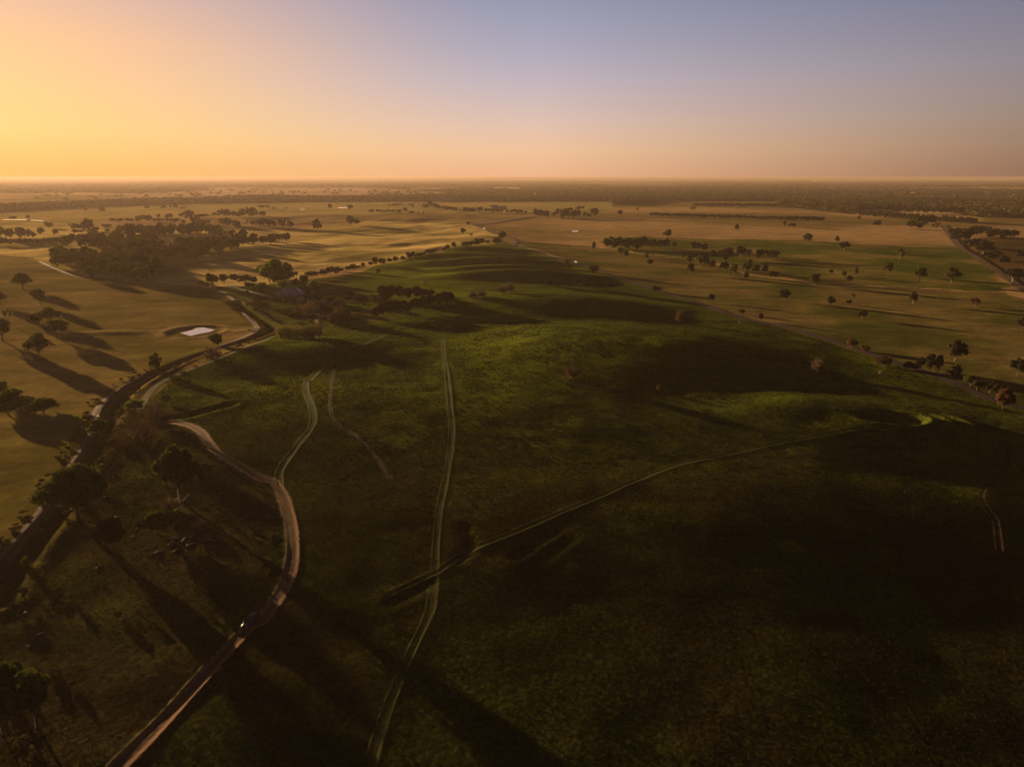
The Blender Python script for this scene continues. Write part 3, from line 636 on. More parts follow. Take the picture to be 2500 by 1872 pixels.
T('e', 1525, 1192, 1040, 122, 'spread', 'green', 'tree in the lower green pasture, left one of two big ones at the right')
T('e', 1865, 1203, 1038, 142, 'spread', 'olive', 'tree with sunlit trunk in the lower green pasture, right one of two big ones')
T('e', 570, 1102, 1053, 42, 'round', 'dark', 'tiny round tree left of a faint brown bush on the pasture')
T('e', 708, 1132, 1070, 56, 'bush', 'olive', 'faint brown bush between a tiny round tree and a narrow tree')
T('e', 837, 1132, 1033, 46, 'tall', 'green', 'narrow upright tree above a small dark round one on the pasture')
T('e', 765, 1198, 1120, 64, 'round', 'dark', 'small dark round tree below the narrow upright one on the pasture')
T('e', 390, 1228, 1103, 122, 'round', 'green', 'large rounded tree in the brown pasture left of the small ones')
T('e', 65, 1393, 1273, 112, 'round', 'dark', 'very dark tree with ragged sides, starting a long shadow line')
T('e', 563, 1453, 1350, 86, 'spread', 'dark', 'small umbrella shaped tree in the brown pasture')
T('e', 760, 1433, 1382, 64, 'bush', 'dark', 'low dark bush right of the small umbrella shaped tree')
T('e', 803, 1375, 1315, 50, 'thin', 'brown', 'faint brown sapling above the low dark bush in the brown pasture')
T('e', 1455, 1420, 1303, 92, 'tall', 'dark', 'dark tree leaning left in the right of the brown pasture')
T('e', 2130, 1463, 1363, 112, 'thin', 'brown', 'faint brown tree far right in the brown pasture')
T('e', 910, 1590, 1500, 100, 'spread', 'dark', 'dark wind bent tree in the lower brown pasture')
T('C', 1900, 906, 860, 62, 'bush', 'brown', 'dull brown bush at the right end of the brown pasture')
T('C', 2200, 1062, 980, 66, 'round', 'dark', 'dark tree cut by the right edge of the photo')
T('C', 2168, 1345, 1238, 84, 'spread', 'dark', 'dark tree near the right edge above the roadside thicket')
T('h', 1462, 455, 243, 185, 'tall', 'dark', 'big dark tree with gaps in its crown above the roadside thicket')
T('h', 350, 312, 220, 112, 'bush', 'orange', 'orange leaved bush on the road verge, left one of two')
T('h', 492, 347, 280, 104, 'bush', 'orange', 'orange leaved bush on the road verge, right one of two')
T('h', 692, 505, 408, 176, 'bush', 'brown', 'wide brown bush covering the country road')
T('h', 650, 592, 530, 62, 'dead', 'brown', 'small broken dead tree below the wide brown bush')
T('h', 1980, 975, 738, 205, 'roundH', 'orange', 'big olive brown tree at the near end of the roadside thicket', None, True)
T('c', 1125, 1362, 1268, 104, 'bare', 'brown', 'leafless tree right of the pines, left one of two together')
T('c', 1222, 1355, 1262, 116, 'bare', 'brown', 'leafless tree right of the pines, right one of two together')
T('B', 620, 772, 740, 36, 'dead', 'brown', 'tiny dead snag beside the dead tree on the far slope')
T('c', 1440, 1307, 1215, 134, 'bare', 'brown', 'brown leafless clump on the shaded slope, left one of two')
T('c', 1522, 1292, 1183, 122, 'bare', 'brown', 'brown leafless clump on the shaded slope, right one of two')
T('S', 1555, 60, -30, 120, 'bare', 'brown', 'small brown leafless bush alone on top of the big green dome')
T('S', 2100, 135, 95, 30, 'bare', 'orange', 'tiny orange bush on the right flank of the big green dome')
T('C', 895, 1320, 1230, 90, 'bare', 'brown', 'faint brown leafless bush in the deep shade of the green dome')
T('b', 970, 1195, 960, 240, 'spread', 'bright', 'tallest eucalypt of the farmhouse grove, back centre')
many('b', '1290,1470,1370,120 1440,1500,1400,130 1560,1440,1340,110 1640,1500,1395,120 1330,1330,1250,90', 'round', 'olive', 'olive trees of the farmstead below the house')
many('b', '700,1260,1190,80 760,1210,1140,90 1200,1240,1160,90 1290,1220,1130,100 1160,1160,1070,100', ['round', 'spread'], 'green', 'trees around the farmhouse grove edge')
# --- groups whose members are told apart by counting
many('h', '1190,575,368,100 1105,525,420,105 1272,585,388,95 985,545,468,125 1060,556,480,100', 'round', 'dark', 'trees of the dark roadside thicket at the right')
many('h', '1440,595,497,122', 'round', 'dark', 'trees of the dark roadside thicket at the right')
many('h', '1405,642,558,105 1505,648,592,100', 'bush', 'brown', 'brown bushes under the roadside thicket at the right')
many('h', '1630,725,598,135 1705,765,650,125', 'round', 'olive', 'lit trees along the road near the right edge')
many('h', '1840,790,660,150 1920,850,700,120', 'round', 'dark', 'dark trees behind the olive brown roadside tree')
many('c', '1920,1222,1155,114 2125,1184,1143,92', 'bush', 'brown', 'small brown bushes on the shaded ridge slope')
many('d', '40,1236,1168,90 135,1256,1188,105 215,1270,1180,110 300,1278,1190,115', 'bare', 'brown', 'brown leafless clumps in the shaded hollow below the country road')
many('d', '355,825,724,90 410,822,708,92 490,824,708,96 545,834,735,90 600,834,720,96 660,834,728,92 700,830,715,86 760,830,705,106 820,828,735,90 868,820,735,76 935,830,735,78 1005,830,738,82 450,836,745,80 580,842,760,80 690,842,762,80', ['round', 'spread'], 'green', 'dense dark clump of paddock trees right of the road')
many('d', '1085,812,760,52 1300,852,767,58 1345,843,778,62 1420,858,782,76 1497,942,860,72 1655,942,825,142 1640,972,890,62 1805,932,812,126 1912,907,845,62 1990,928,840,92 2078,908,850,52 2165,942,858,78', ['spread', 'round'], 'dark', 'upper line of loose trees in the green pasture')
many('d', '1180,930,895,36 1240,997,900,74 1305,962,890,62 1262,1104,988,98 1360,1028,918,68 1420,1013,925,84 1500,1048,965,78 1630,1053,980,78 1725,1120,1000,104 1870,1113,958,112 1860,1168,1090,52 1965,1104,1000,98 2060,1093,1005,64 2178,1158,1080,62', ['spread', 'round', 'tall'], 'green', 'lower line of loose trees in the green pasture')
many('b', '860,1135,1010,200 1112,1150,990,130 920,1195,1040,200 1060,1205,1060,170 1010,1220,1100,150', ['spread', 'round'], 'green', 'trees of the farmhouse grove')
many('b', '850,1312,1190,135 1070,1282,1175,122 1400,1292,1180,134 1243,1292,1245,72', 'round', 'bright', 'bright green garden trees around the farmhouse')
many('b', '775,1302,1218,74 1350,1385,1290,134 1482,1412,1308,134 1770,1348,1285,98 1910,1442,1328,144 1770,1392,1340,64', 'round', 'dark', 'dark garden trees around the farmhouse')
many('b', '310,1247,1105,132 430,1212,1110,104 535,1192,1108,84 650,1207,1113,114 180,1217,1180,62 250,1245,1205,60', ['round', 'spread'], 'green', 'row of trees at the corner of the farm lane')
many('b', '1380,1552,1378,235 1600,1640,1500,150 1700,1625,1418,255 1330,1480,1400,120', 'bare', 'brown', 'reddish leafless trees between farmhouse and pines')
many('b', '1480,1535,1448,112 1560,1520,1460,80', 'bush', 'olive', 'olive bushes behind the reddish leafless trees')
many('b', '1370,1142,1080,134 1500,1122,1060,114 1560,1105,1040,84 1610,1103,1033,112 1690,1073,1035,62 1760,1073,1025,64 1820,1078,1006,68 1877,1040,1013,28 1932,1034,986,38', ['round', 'spread'], 'green', 'trees along the fence below the golden slope, lower end')
many('c', '20,1014,975,60 75,1014,933,64 150,1004,943,98 228,978,938,58 293,973,920,62 367,954,913,58 455,934,866,92 540,922,877,66 600,902,872,42 655,888,838,78 720,868,850,30 810,858,825,52 860,843,793,68 920,822,770,52 1040,813,760,64 1095,803,755,50 1155,798,740,82 1215,793,726,72 1285,778,745,58', ['round', 'spread'], 'dark', 'trees along the fence below the golden slope, upper end')
many('c', '160,1395,1235,124 250,1400,1232,120 340,1395,1240,120 430,1400,1255,116 520,1395,1240,116 600,1376,1265,112 660,1356,1275,104', 'pine', 'dark', 'dark pines of the back row above the big green dome')
many('c', '510,1505,1368,116 590,1505,1350,116 670,1496,1338,116 750,1476,1318,118 830,1456,1300,124 872,1425,1302,110', 'pine', 'dark', 'dark pines of the right front row')
many('c', '80,1592,1470,116 150,1584,1428,116 230,1574,1408,116 300,1564,1398,116 380,1544,1393,118 432,1534,1420,104', 'pine', 'dark', 'dark pines of the left front row')
many('c', '60,1404,1300,134 170,1404,1318,124', 'bare', 'brown', 'reddish leafless trees among the pines')
many('A', '1790,1105,1020,90 1840,1108,1012,95 1890,1112,1020,90 1940,1112,1010,95 1985,1110,1005,90 2025,1105,1000,80', 'bare', 'pale', 'grey shrubs on the slope above the channel end')
many('f', '20,1200,1020,150 110,1300,1120,180 150,1250,1100,150 40,1335,1158,180 230,1345,1198,185 380,1385,1248,180 480,1365,1198,230 565,1335,1230,150 90,1390,1260,160 300,1300,1170,150', ['round', 'spread'], 'green', 'dark trees of the clump at the left edge')
many('a', '20,722,610,92 120,732,620,122 225,737,606,112 320,722,640,72 370,722,660,62 40,792,720,112 130,797,730,112 220,797,735,112 300,787,740,102 380,792,735,92 440,782,745,72', mixk, 'olive', 'hazy trees of the wood at the far left edge')
many('a', '440,692,618,78 490,772,728,52 600,680,630,52 530,612,553,70 585,787,722,80 640,787,720,90 755,752,695,96', mixk, 'olive', 'hazy trees between the two left woods')
many('a', '145,527,490,52 308,517,478,36 935,434,408,40 1105,439,405,66 1592,405,375,42 1745,402,385,20 1775,403,370,46 1838,403,372,32 1888,407,360,52 1970,399,385,82', ['spread', 'round'], 'olive', 'faint trees scattered in the hazy far left field')
many('a', '755,587,565,24 820,627,575,92 890,622,582,82 810,672,630,52 870,672,632,52 970,642,538,142 1020,692,598,92 1155,612,572,82 1155,662,625,52', mixk, 'olive', 'hazy trees left of the small tree rows')
many('a', '1225,552,512,62 1295,552,512,82 1385,547,510,56 1420,547,508,42 1490,550,506,52 1570,547,483,96 1615,547,481,62 1672,547,510,42 1718,547,506,42 1722,507,468,42 1755,547,514,36 1805,547,507,46 1845,512,463,96 1850,550,514,42 1895,552,508,66 1945,492,460,42 1985,570,530,46', mixk, 'olive', 'straggling row of hazy trees beyond the left woods')
many('b', '60,507,425,122 110,562,490,82 150,622,540,102 210,592,520,92 200,496,462,150 325,492,450,52', mixk, 'olive', 'hazy clump left of the long hazy copse')
many('b', '440,492,418,112 530,492,440,82 610,492,445,92 630,472,408,52 710,490,402,112 770,490,420,72 850,487,438,82', 'round', 'olive', 'long hazy copse in the middle distance')
many('b', '410,582,515,84 475,597,512,104 530,592,530,62 585,634,550,82 740,582,528,48 800,592,518,72 860,597,520,104 925,597,528,92 975,594,538,52', mixk, 'olive', 'line of trees below the long hazy copse')
many('b', '680,552,528,26 1055,602,525,76 1143,618,543,88 1400,620,560,42 1435,632,538,98 1792,580,486,92 1865,577,513,72', ['spread', 'round'], 'green', 'single trees scattered on the golden country')
many('b', '400,744,608,94 500,704,630,84 630,724,633,112 1060,752,668,76 1105,768,668,88', ['spread', 'tall'], 'olive', 'trees rising above the creek wood')
many('b', '845,402,365,70 760,403,388,12 900,399,380,14 928,406,385,14 952,406,385,14 975,406,383,16 1103,401,382,18 1572,402,350,42 1803,407,362,56', ['round', 'spread'], 'olive', 'small trees on the far pale field')
many('c', '220,377,350,22 258,370,348,26 280,370,346,26 305,367,345,28 325,367,343,28 350,364,342,28 445,367,345,46 490,360,338,14 478,392,358,30 550,367,345,14', 'round', 'olive', 'short row of small trees on the far green field')
many('c', '15,447,415,40 45,447,410,40 90,440,412,36 115,440,412,36 140,440,412,34 172,442,420,26 205,440,410,36 235,440,412,38 268,442,412,38 305,442,412,36 340,442,412,36 390,444,397,56 450,452,425,44 480,452,423,34 538,452,436,20 595,457,432,20', 'round', 'dark', 'longer row of small dark trees on the far tan field')
many('c', '600,397,345,36 640,397,355,50 655,387,325,50 690,397,345,62 730,402,350,52 770,405,370,50 810,408,374,50 845,412,376,50 880,416,380,50 912,420,384,44 940,422,388,30', 'round', 'dark', 'dark plantation strip on the far field')
many('c', '1030,432,390,42 1065,432,394,40 1110,432,388,44 1140,434,396,40 1190,434,390,46 1220,437,388,44 1262,438,400,44 1305,440,402,44 1345,397,362,52 1350,440,404,44 1395,442,408,44 1440,443,410,44 1490,444,416,44 1540,446,418,44 1570,446,408,40 1600,447,420,40 1650,449,416,44 1700,451,424,44', 'round', 'dark', 'low dark tree line across the far fields')
many('c', '1800,482,415,62 1840,484,418,50 1885,492,415,62 1925,497,430,48 2000,487,435,36 2045,472,408,52 2100,502,430,60 2150,502,425,60 2195,502,430,50 2080,440,405,50 2130,430,396,52 2180,424,390,52', ['tall', 'round'], 'dark', 'tall trees of the far broken plantation')
many('d', '20,502,430,56 50,492,420,40 115,494,445,34 165,494,450,46 205,492,407,48 240,497,408,52 50,412,380,46 95,405,373,50', ['tall', 'round'], 'dark', 'tall trees at the right end of the far broken plantation')
# long windbreak
for i in range(44):
    x = 840 + i * 31.5
    if x < 2212: T('d', x, 484 + (x - 840) * .0275, 447 + (x - 840) * .029 + prng.uniform(-4, 5), 44, 'round', 'dark', None, 'long dark windbreak across the far tan field')
for i in range(17):
    x = 5 + i * 30; T('e', x, 526 + x * .028, 484 + x * .02 + prng.uniform(-4, 4) + (6 if i > 13 else 0), 46, 'round', 'dark', None, 'long dark windbreak across the far tan field')
for i in range(40):
    x = 1305 + i * 23; T('d', x, 376 + (x - 1305) * .014, 342 + (x - 1305) * .012 + prng.uniform(-4, 4), 34, 'round', 'dark', None, 'farther windbreak before the woods')
for i in range(36):
    x = 905 + i * 35; yb = 484 + (x - 905) * .070; hgt_ = prng.uniform(38, 62); T('e', x, yb, yb - hgt_, prng.uniform(40, 62), prng.choice(['round', 'spread']), 'green', None, 'ragged tree row along the yellow field at the right')
for i in range(12):
    x = 1270 + i * 78 + prng.uniform(-12, 12); yb = 452 + (x - 1270) * .02; T('e', x, yb, yb - prng.uniform(50, 72), prng.uniform(60, 90), prng.choice(['round', 'spread']), 'green', None, 'trees between the two yellow fields at the right')
many('e', '1560,602,500,92 1640,575,490,80 1940,742,640,132 2020,722,650,110 1900,702,640,84 2080,692,620,96 2160,692,595,114 2100,842,740,152 2180,852,750,110 2040,822,740,110', mixk, 'dark', 'trees beside the boundary road at the right')
many('C', '1870,532,490,92 1950,582,500,122 2000,612,560,112 2062,642,590,74 1790,462,420,82 1830,502,425,82 1900,462,410,92 1990,472,420,92 2060,477,425,72 2132,477,430,64 2140,752,670,112 2190,600,560,60', mixk, 'dark', 'trees beside the boundary road at the right')
# creek woods: bases inside outlines
def wood(s, count, hpx, wpx, group, kinds=mixk, leafs=('green', 'green', 'dark', 'olive')):
    a = np.array([src(*p) for p in runs(s)]); X, Y = on_plane(a[:, 0], a[:, 1], 0); Pw = np.stack([X, Y], 1)
    k = 0; got = []
    tries = 0
    while k < count and tries < 40000:
        tries += 1
        # even in world space
        x = prng.uniform(Pw[:, 0].min(), Pw[:, 0].max()); y = prng.uniform(Pw[:, 1].min(), Pw[:, 1].max())
        if not inside(np.array([x]), np.array([y]), Pw)[0]: continue
        if any((x - q) ** 2 + (y - r_) ** 2 < 49 for q, r_ in got): continue
        got.append((x, y)); k += 1
        TREES.append(dict(wx=x, wy=y, hm=prng.uniform(*hpx), wm=prng.uniform(*wpx), kind=prng.choice(kinds), leaf=prng.choice(leafs), label=None, group=group, hero=False, wood=1))
wood('a 510,970 640,930 900,940 1250,970 1560,1020 1740,1110 1780,1205 1640,1215 1300,1170 1080,1120 900,1080 700,1070 540,1030', 66, (12, 17), (10, 16), 'trees of the front creek wood beside the left field')
wood('a 1250,890 1640,855 1900,835 2212,825 b 430,800 1050,770 1060,792 600,850 230,990 20,1010 a 1700,985 1500,990 1300,960', 72, (12, 17), (10, 16), 'trees of the right creek wood below the golden country')
wood('a 660,805 760,775 1240,745 1640,765 1660,865 1250,885 760,870', 46, (12, 16), (11, 16), 'trees of the middle creek wood')
wood('a 1180,695 1640,650 2212,660 b 420,665 430,715 0,712 a 1640,735 1190,725', 44, (11, 16), (11, 17), 'trees of the back creek wood')
# ---- resolve to metres
for t in TREES:
    if 'wx' in t: t['X'], t['Y'] = t['wx'], t['wy']; t['Z'] = float(hz(t['X'], t['Y']))
    else:
        x, y = src(t['c'], t['x'], t['yb']); X, Y, Z = ground(x, y); t['X'], t['Y'], t['Z'] = float(X[0]), float(Y[0]), float(Z[0])
        k = CROP[t['c']][2]; depth = t['Y'] * cp + (CAMZ - t['Z']) * spt; dist = depth / FPX
        ang = math.atan2(CAMZ - t['Z'], math.hypot(t['X'], t['Y'])); px = (t['yb'] - t['yt']) * k; wpx_ = t['w'] * k
        t['wm'] = wpx_ * dist; t['hm'] = max(.6, (px * dist - t['wm'] * .25 * math.sin(ang)) / math.cos(ang))
        t['hm'] *= 1.12; t['wm'] *= 1.1
        if not t['hero']: t['hm'] = min(t['hm'], 26)
    t['hpx'] = t['hm'] / math.hypot(t['X'], t['Y'], CAMZ) * FPX
order = sorted(range(len(TREES)), key=lambda i: -TREES[i]['hpx'] * (1e3 if TREES[i]['label'] else 1))
keep = set(order[:318]); print('TREES', len(TREES), 'kept', len(keep))
ORD = 'first second third fourth fifth sixth seventh eighth ninth tenth eleventh twelfth thirteenth fourteenth fifteenth sixteenth seventeenth eighteenth nineteenth twentieth'.split()
from collections import defaultdict
grp = defaultdict(list)
for i in keep:
    t = TREES[i]
    if not t['label']: grp[t['group']].append(t)
GLAB = {'trees of': 'tree of', }
def singular(g):
    for a, b_ in (('trees', 'tree'), ('pines', 'pine'), ('bushes', 'bush'), ('clumps', 'clump'), ('shrubs', 'shrub')):
        if a in g.split(): return g.replace(a, b_, 1)
    return 'tree of the ' + g
for g, L in grp.items():
    L.sort(key=lambda t: t['X'] / t['Y']); nL = len(L)
    for i, t in enumerate(L):
        s = singular(g)
        if t.get('wood'):
            ys_ = sorted(q['Y'] for q in L); fy = ys_.index(t['Y']) / nL; lk = {'green': 'green', 'dark': 'dark', 'olive': 'olive', 'brown': 'brown'}[t['leaf']]; kk_ = {'spread': 'spreading', 'tall': 'tall', 'round': 'round'}[t['kind']]
            t['label'] = lk + ' ' + kk_ + ' tree, ' + ('front' if fy < .34 else 'middle' if fy < .67 else 'back') + ' ' + ('far left' if i < nL * .2 else 'left' if i < nL * .4 else 'centre' if i < nL * .6 else 'right' if i < nL * .8 else 'far right') + ' of the ' + g.split('of the ')[1]
        elif nL > 20: t['label'] = 'dark crowned ' + s
        elif nL == 1: t['label'] = s
        elif i == 0: t['label'] = 'leftmost ' + s
        elif i == nL - 1: t['label'] = 'rightmost ' + s
        else: t['label'] = ORD[i] + ' from the left, ' + s
trng = random.Random(77); rest = []
for i, t in enumerate(TREES):
    nv = len(PROTO[t['kind']]); v = trng.randrange(nv); rot = trng.uniform(0, 6.28)
    if i not in keep: rest.append((t, v, rot)); continue
    tm, cm = dressed(t['kind'], v, t['leaf'], t['kind'] in ('spread', 'tall', 'thin', 'spreadH', 'dead') and trng.random() < .4)
    e = bpy.data.objects.new(NAMES[t['kind']], None); col.objects.link(e); e.location = (t['X'], t['Y'], t['Z']); e.rotation_euler = (0, 0, rot)
    e.scale = (t['wm'], t['wm'] * trng.uniform(.85, 1.1), t['hm']); e['label'] = ' '.join(t['label'].split()[:16]); e['category'] = 'bush' if t['kind'] == 'bush' else 'tree'
    if t['group']: e['group'] = t['group']
    e.empty_display_size = .2
    add('trunk', tm, None, e); add('crown', cm, None, e)
# ---- merged small trees
def lump_tree(rng, n, size=.11):
    bl = [(rng.normal() * .17, rng.normal() * .17, .42 + .3 * rng.random(), .3, .3, .3) for _ in range(5)]
    return leaves(rng, bl, n, size, .6)
lrng = np.random.default_rng(3)
LUMPS = [lump_tree(lrng, 150, .11) for _ in range(8)]
LUMPS_M = [lump_tree(lrng, 60, .13) for _ in range(8)]
LUMPS_S = [lump_tree(lrng, 22, .22) for _ in range(8)]
def scatter_mesh(name, X, Y, Hh, Ww, mat, lumps, label, cat):
    V = []; F = []; base = 0; rg_ = np.random.default_rng(8); Z = hz(X, Y)
    which = rg_.integers(0, len(lumps), len(X)); ang = rg_.random(len(X)) * 6.28
    for k, (v, f) in enumerate(lumps):
        m_ = which == k; n_ = m_.sum()
        if not n_: continue
        ca, sa = np.cos(ang[m_])[:, None], np.sin(ang[m_])[:, None]
        x = (v[None, :, 0] * ca - v[None, :, 1] * sa) * Ww[m_][:, None] + X[m_][:, None]; y = (v[None, :, 0] * sa + v[None, :, 1] * ca) * Ww[m_][:, None] + Y[m_][:, None]
        z = v[None, :, 2] * Hh[m_][:, None] + Z[m_][:, None]
        V.append(np.stack([x, y, z], -1).reshape(-1, 3)); F.append((f[None] + (np.arange(n_) * len(v))[:, None, None]).reshape(-1, 4) + base); base += n_ * len(v)
    me = mesh_np(name, np.concatenate(V), np.concatenate(F)); return add(name, me, mat, kind='stuff', label=label, category=cat)
A = np.array([[t['X'], t['Y'], t['hm'], t['wm']] for t, _, _ in rest])
scatter_mesh('distant_trees', A[:, 0], A[:, 1], A[:, 2] * 1.05, A[:, 3], LEAF['dark'], LUMPS, 'distant rows and copses of small dark trees on the far fields', 'trees')
# ---- the woods on the plain
def belt(r0, r1, cell, h, wfac, seed, lumps, dens=1., fade=None):
    rg_ = np.random.default_rng(seed); ys = np.arange(r0 * .75, r1, cell); P_all = []
    for y in ys:
        half = y * .95 + 80; xs = np.arange(-half, half, cell); P_all.append(np.stack([xs + rg_.uniform(-.5, .5, len(xs)) * cell, y + rg_.uniform(-.5, .5, len(xs)) * cell], 1))
    P_ = np.concatenate(P_all); r = P_[:, 1]; P_ = P_[(r > r0) & (r < r1)]
    mk, q = in_wood(P_[:, 0], P_[:, 1]); X, Y = P_[:, 0], P_[:, 1]
    gap = fbm(X / 5, Y, max(150, r0 * .05), 33, 4); dens_ = fbm(X / 3, Y, 420, 34, 3)
    if r0 < 6000: ok = mk & (gap > .36) & (rg_.random(len(X)) < .35 + .65 * sstep(.35, .55, dens_))
    else: ok = (q > .45) & (gap > .38)
    ok &= rg_.random(len(X)) < dens; X = X[ok]; Y = Y[ok]
    return X, Y, h * rg_.uniform(.65, 1.25, len(X)), cell * wfac * rg_.uniform(.8, 1.4, len(X))
MW = leaf_material('woodland canopy', (.034, .034, .014), (.075, .066, .025), .1)
for nm, args in (('woodland', (1500, 3300, 15, 13, 1.15, 1, LUMPS_M)), ('woodland', (3300, 6500, 30, 13, 1.3, 2, LUMPS_S)), ('woodland', (6500, 14000, 85, 14, 1.3, 3, LUMPS_S)), ('woodland', (14000, 23500, 200, 16, 1.3, 4, LUMPS_S))):
    X, Y, Hh, Ww = belt(*args); print(nm, len(X))
    scatter_mesh(nm, X, Y, Hh, Ww, MW, args[6], 'hazy dark woodland covering the plain towards the horizon', 'woodland')
# ------------------------------------------------------------------ scattered trees beyond the first wood
X0 = []; r3 = random.Random(12)
for s_, n_ in (('b 0,255 0,185 2212,175 2212,255', 90), ('a 300,330 300,225 2212,190 2212,280', 60), ('c 0,300 0,240 900,200 900,300', 60)):
    for _ in range(n_):
        a_ = [src(*p) for p in runs(s_)]; x = r3.uniform(min(q[0] for q in a_), max(q[0] for q in a_)); y = r3.uniform(min(q[1] for q in a_), max(q[1] for q in a_)); X0.append((x, y))
X0 = np.array(X0); xx, yy = on_plane(X0[:, 0], X0[:, 1], 0)
scatter_mesh('paddock_trees', xx, yy, np.full(len(xx), 13.) * np.random.default_rng(1).uniform(.6, 1.2, len(xx)), np.full(len(xx), 20.), MW, LUMPS, 'faint trees dotted over the pale far paddocks', 'trees')

# ------------------------------------------------------------------ knee-high weeds over the near crop
def weeds(n, seed):
    rg_ = np.random.default_rng(seed); y = 70 + 380 * rg_.random(n) ** .8; x = (rg_.random(n) * 2 - 1) * (y * .78 + 40)
    pol = poly('c 1480,760 60,1040 -300,1150 j 340,560 B 0,1040 A 1760,1110 1100,1380 900,1560 700,1700 g 700,1000 0,1700 Q -300,2600 T 3500,2600 h 2500,1010 1850,862 C 1640,1345')
    ok = inside(x, y, pol) & (rg_.random(n) < .25 + .75 * sstep(.36, .56, fbm(x, y, 9, 77, 3)) * (1 - .6 * sstep(.5, .62, fbm(x, y, 38, 41, 4))))
    x = x[ok]; y = y[ok]
    for pts, hw in ((ROAD_DIRT, 3.), (TRACK_STRAIGHT, 1.9), (TRACK_BRANCH, 2.2), (TRACK_DIAG, 1.5), (CHANNEL, 4.), (TRACK_LEFT, 3.), (TRACK_BANK, 2.)):
        d_, _ = seg_dist(x, y, gpath(pts, 6), 6); k = d_ > hw; x = x[k]; y = y[k]
    m_ = len(x); z = hz(x, y); C = np.repeat(np.stack([x, y, z], 1), 3, 0); m3 = len(C)
    a_ = rg_.random(m3) * 6.28; s_ = rg_.uniform(.10, .24, m3); h_ = rg_.uniform(.08, .26, m3); ln_ = rg_.normal(size=(m3, 2)) * .16; cl_ = np.clip(C[:, 1] / 230, .5, 1); s_ = s_ * cl_; h_ = h_ * cl_
    C[:, :2] += rg_.normal(size=(m3, 2)) * .12; u_ = np.stack([np.cos(a_), np.sin(a_), np.zeros(m3)], 1) * s_[:, None]; t_ = np.stack([ln_[:, 0], ln_[:, 1], h_], 1)
    V = np.stack([C - u_ * .6 - [0, 0, .05], C + u_ * .6 - [0, 0, .05], C + u_ + t_, C - u_ * .8 + t_ * .9], 1).reshape(-1, 3)
    return V, np.arange(4 * m3).reshape(-1, 4)
V, F = weeds(230000, 9); add('weeds', mesh_np('weeds', V, F), leaf_material('weed leaves', (.018, .021, .006), (.034, .038, .009), .2), kind='stuff', label='clumpy low weeds over the green slope', category='weeds')

# ------------------------------------------------------------------ scrub in the rough ground between channel and earth road
ps = poly('f 1400,1250 1900,1420 P 1150,380 1330,470 1500,620 1700,740 1790,900 1800,1150 1700,1400 1500,1600 Q 1100,1250 700,1700 0,1900 0,1100 P 60,1500 420,1000 620,640 700,420')
rg_ = np.random.default_rng(44); xs_ = rg_.uniform(ps[:, 0].min(), ps[:, 0].max(), 9000); ys_ = rg_.uniform(ps[:, 1].min(), ps[:, 1].max(), 9000)
ok = inside(xs_, ys_, ps) & (fbm(xs_, ys_, 22, 88, 3) > .56)
dq, _ = seg_dist(xs_, ys_, gpath(ROAD_DIRT, 4), 8); ok &= dq > 4.5
xs_ = xs_[ok][:130]; ys_ = ys_[ok][:130]; sz_ = rg_.uniform(.4, 1.2, len(xs_)) ** 1.6
scatter_mesh('scrub', xs_, ys_, sz_ * .9 + .15, sz_ * 1.5 + .3, leaf_material('scrub leaves', (.018, .018, .008), (.055, .045, .014), .2), LUMPS, 'low scrub and rank grass in the rough ground left of the earth road', 'scrub')

cl_ = gpath(CHANNEL, 3); rg_ = np.random.default_rng(45); k_ = rg_.integers(0, len(cl_), 1100); of_ = np.where(rg_.random(1100) < .3, -rg_.uniform(2.6, 4.6, 1100), rg_.uniform(3.2, 10, 1100)); tt = np.gradient(cl_, axis=0); tt /= np.linalg.norm(tt, axis=1)[:, None] + 1e-9
xs_ = cl_[k_, 0] + tt[k_, 1] * of_ + rg_.normal(size=1100); ys_ = cl_[k_, 1] - tt[k_, 0] * of_ + rg_.normal(size=1100)
dq, _ = seg_dist(xs_, ys_, gpath(TRACK_LEFT, 4), 8); ok = (dq > 2.6) & (fbm(xs_, ys_, 12, 89, 2) > .46); xs_ = xs_[ok]; ys_ = ys_[ok]; sz_ = rg_.uniform(.4, 1.2, len(xs_)) ** 1.6
scatter_mesh('bank_scrub', xs_, ys_, sz_ * .9 + .1, sz_ * 1.5 + .3, leaf_material('bank scrub leaves', (.022, .024, .009), (.085, .075, .020), .25), LUMPS, 'rank grass and low scrub along the channel banks', 'scrub')
hp = poly('A 1500,800 2100,830 2212,1000 2050,1080 1850,1010 1720,960 1620,900'); xs_ = rg_.uniform(hp[:, 0].min(), hp[:, 0].max(), 2600); ys_ = rg_.uniform(hp[:, 1].min(), hp[:, 1].max(), 2600); ok = inside(xs_, ys_, hp) & (fbm(xs_, ys_, 25, 91, 3) > .5); xs_ = xs_[ok][:420]; ys_ = ys_[ok][:420]; sz_ = rg_.uniform(.5, 1.4, len(xs_)) ** 2
scatter_mesh('yard_scrub', xs_, ys_, sz_ + .2, sz_ * 1.9 + .4, leaf_material('yard scrub leaves', (.024, .024, .010), (.085, .065, .022), .25), LUMPS, 'low scrub and weeds in the rough paddock by the farmhouse', 'scrub')

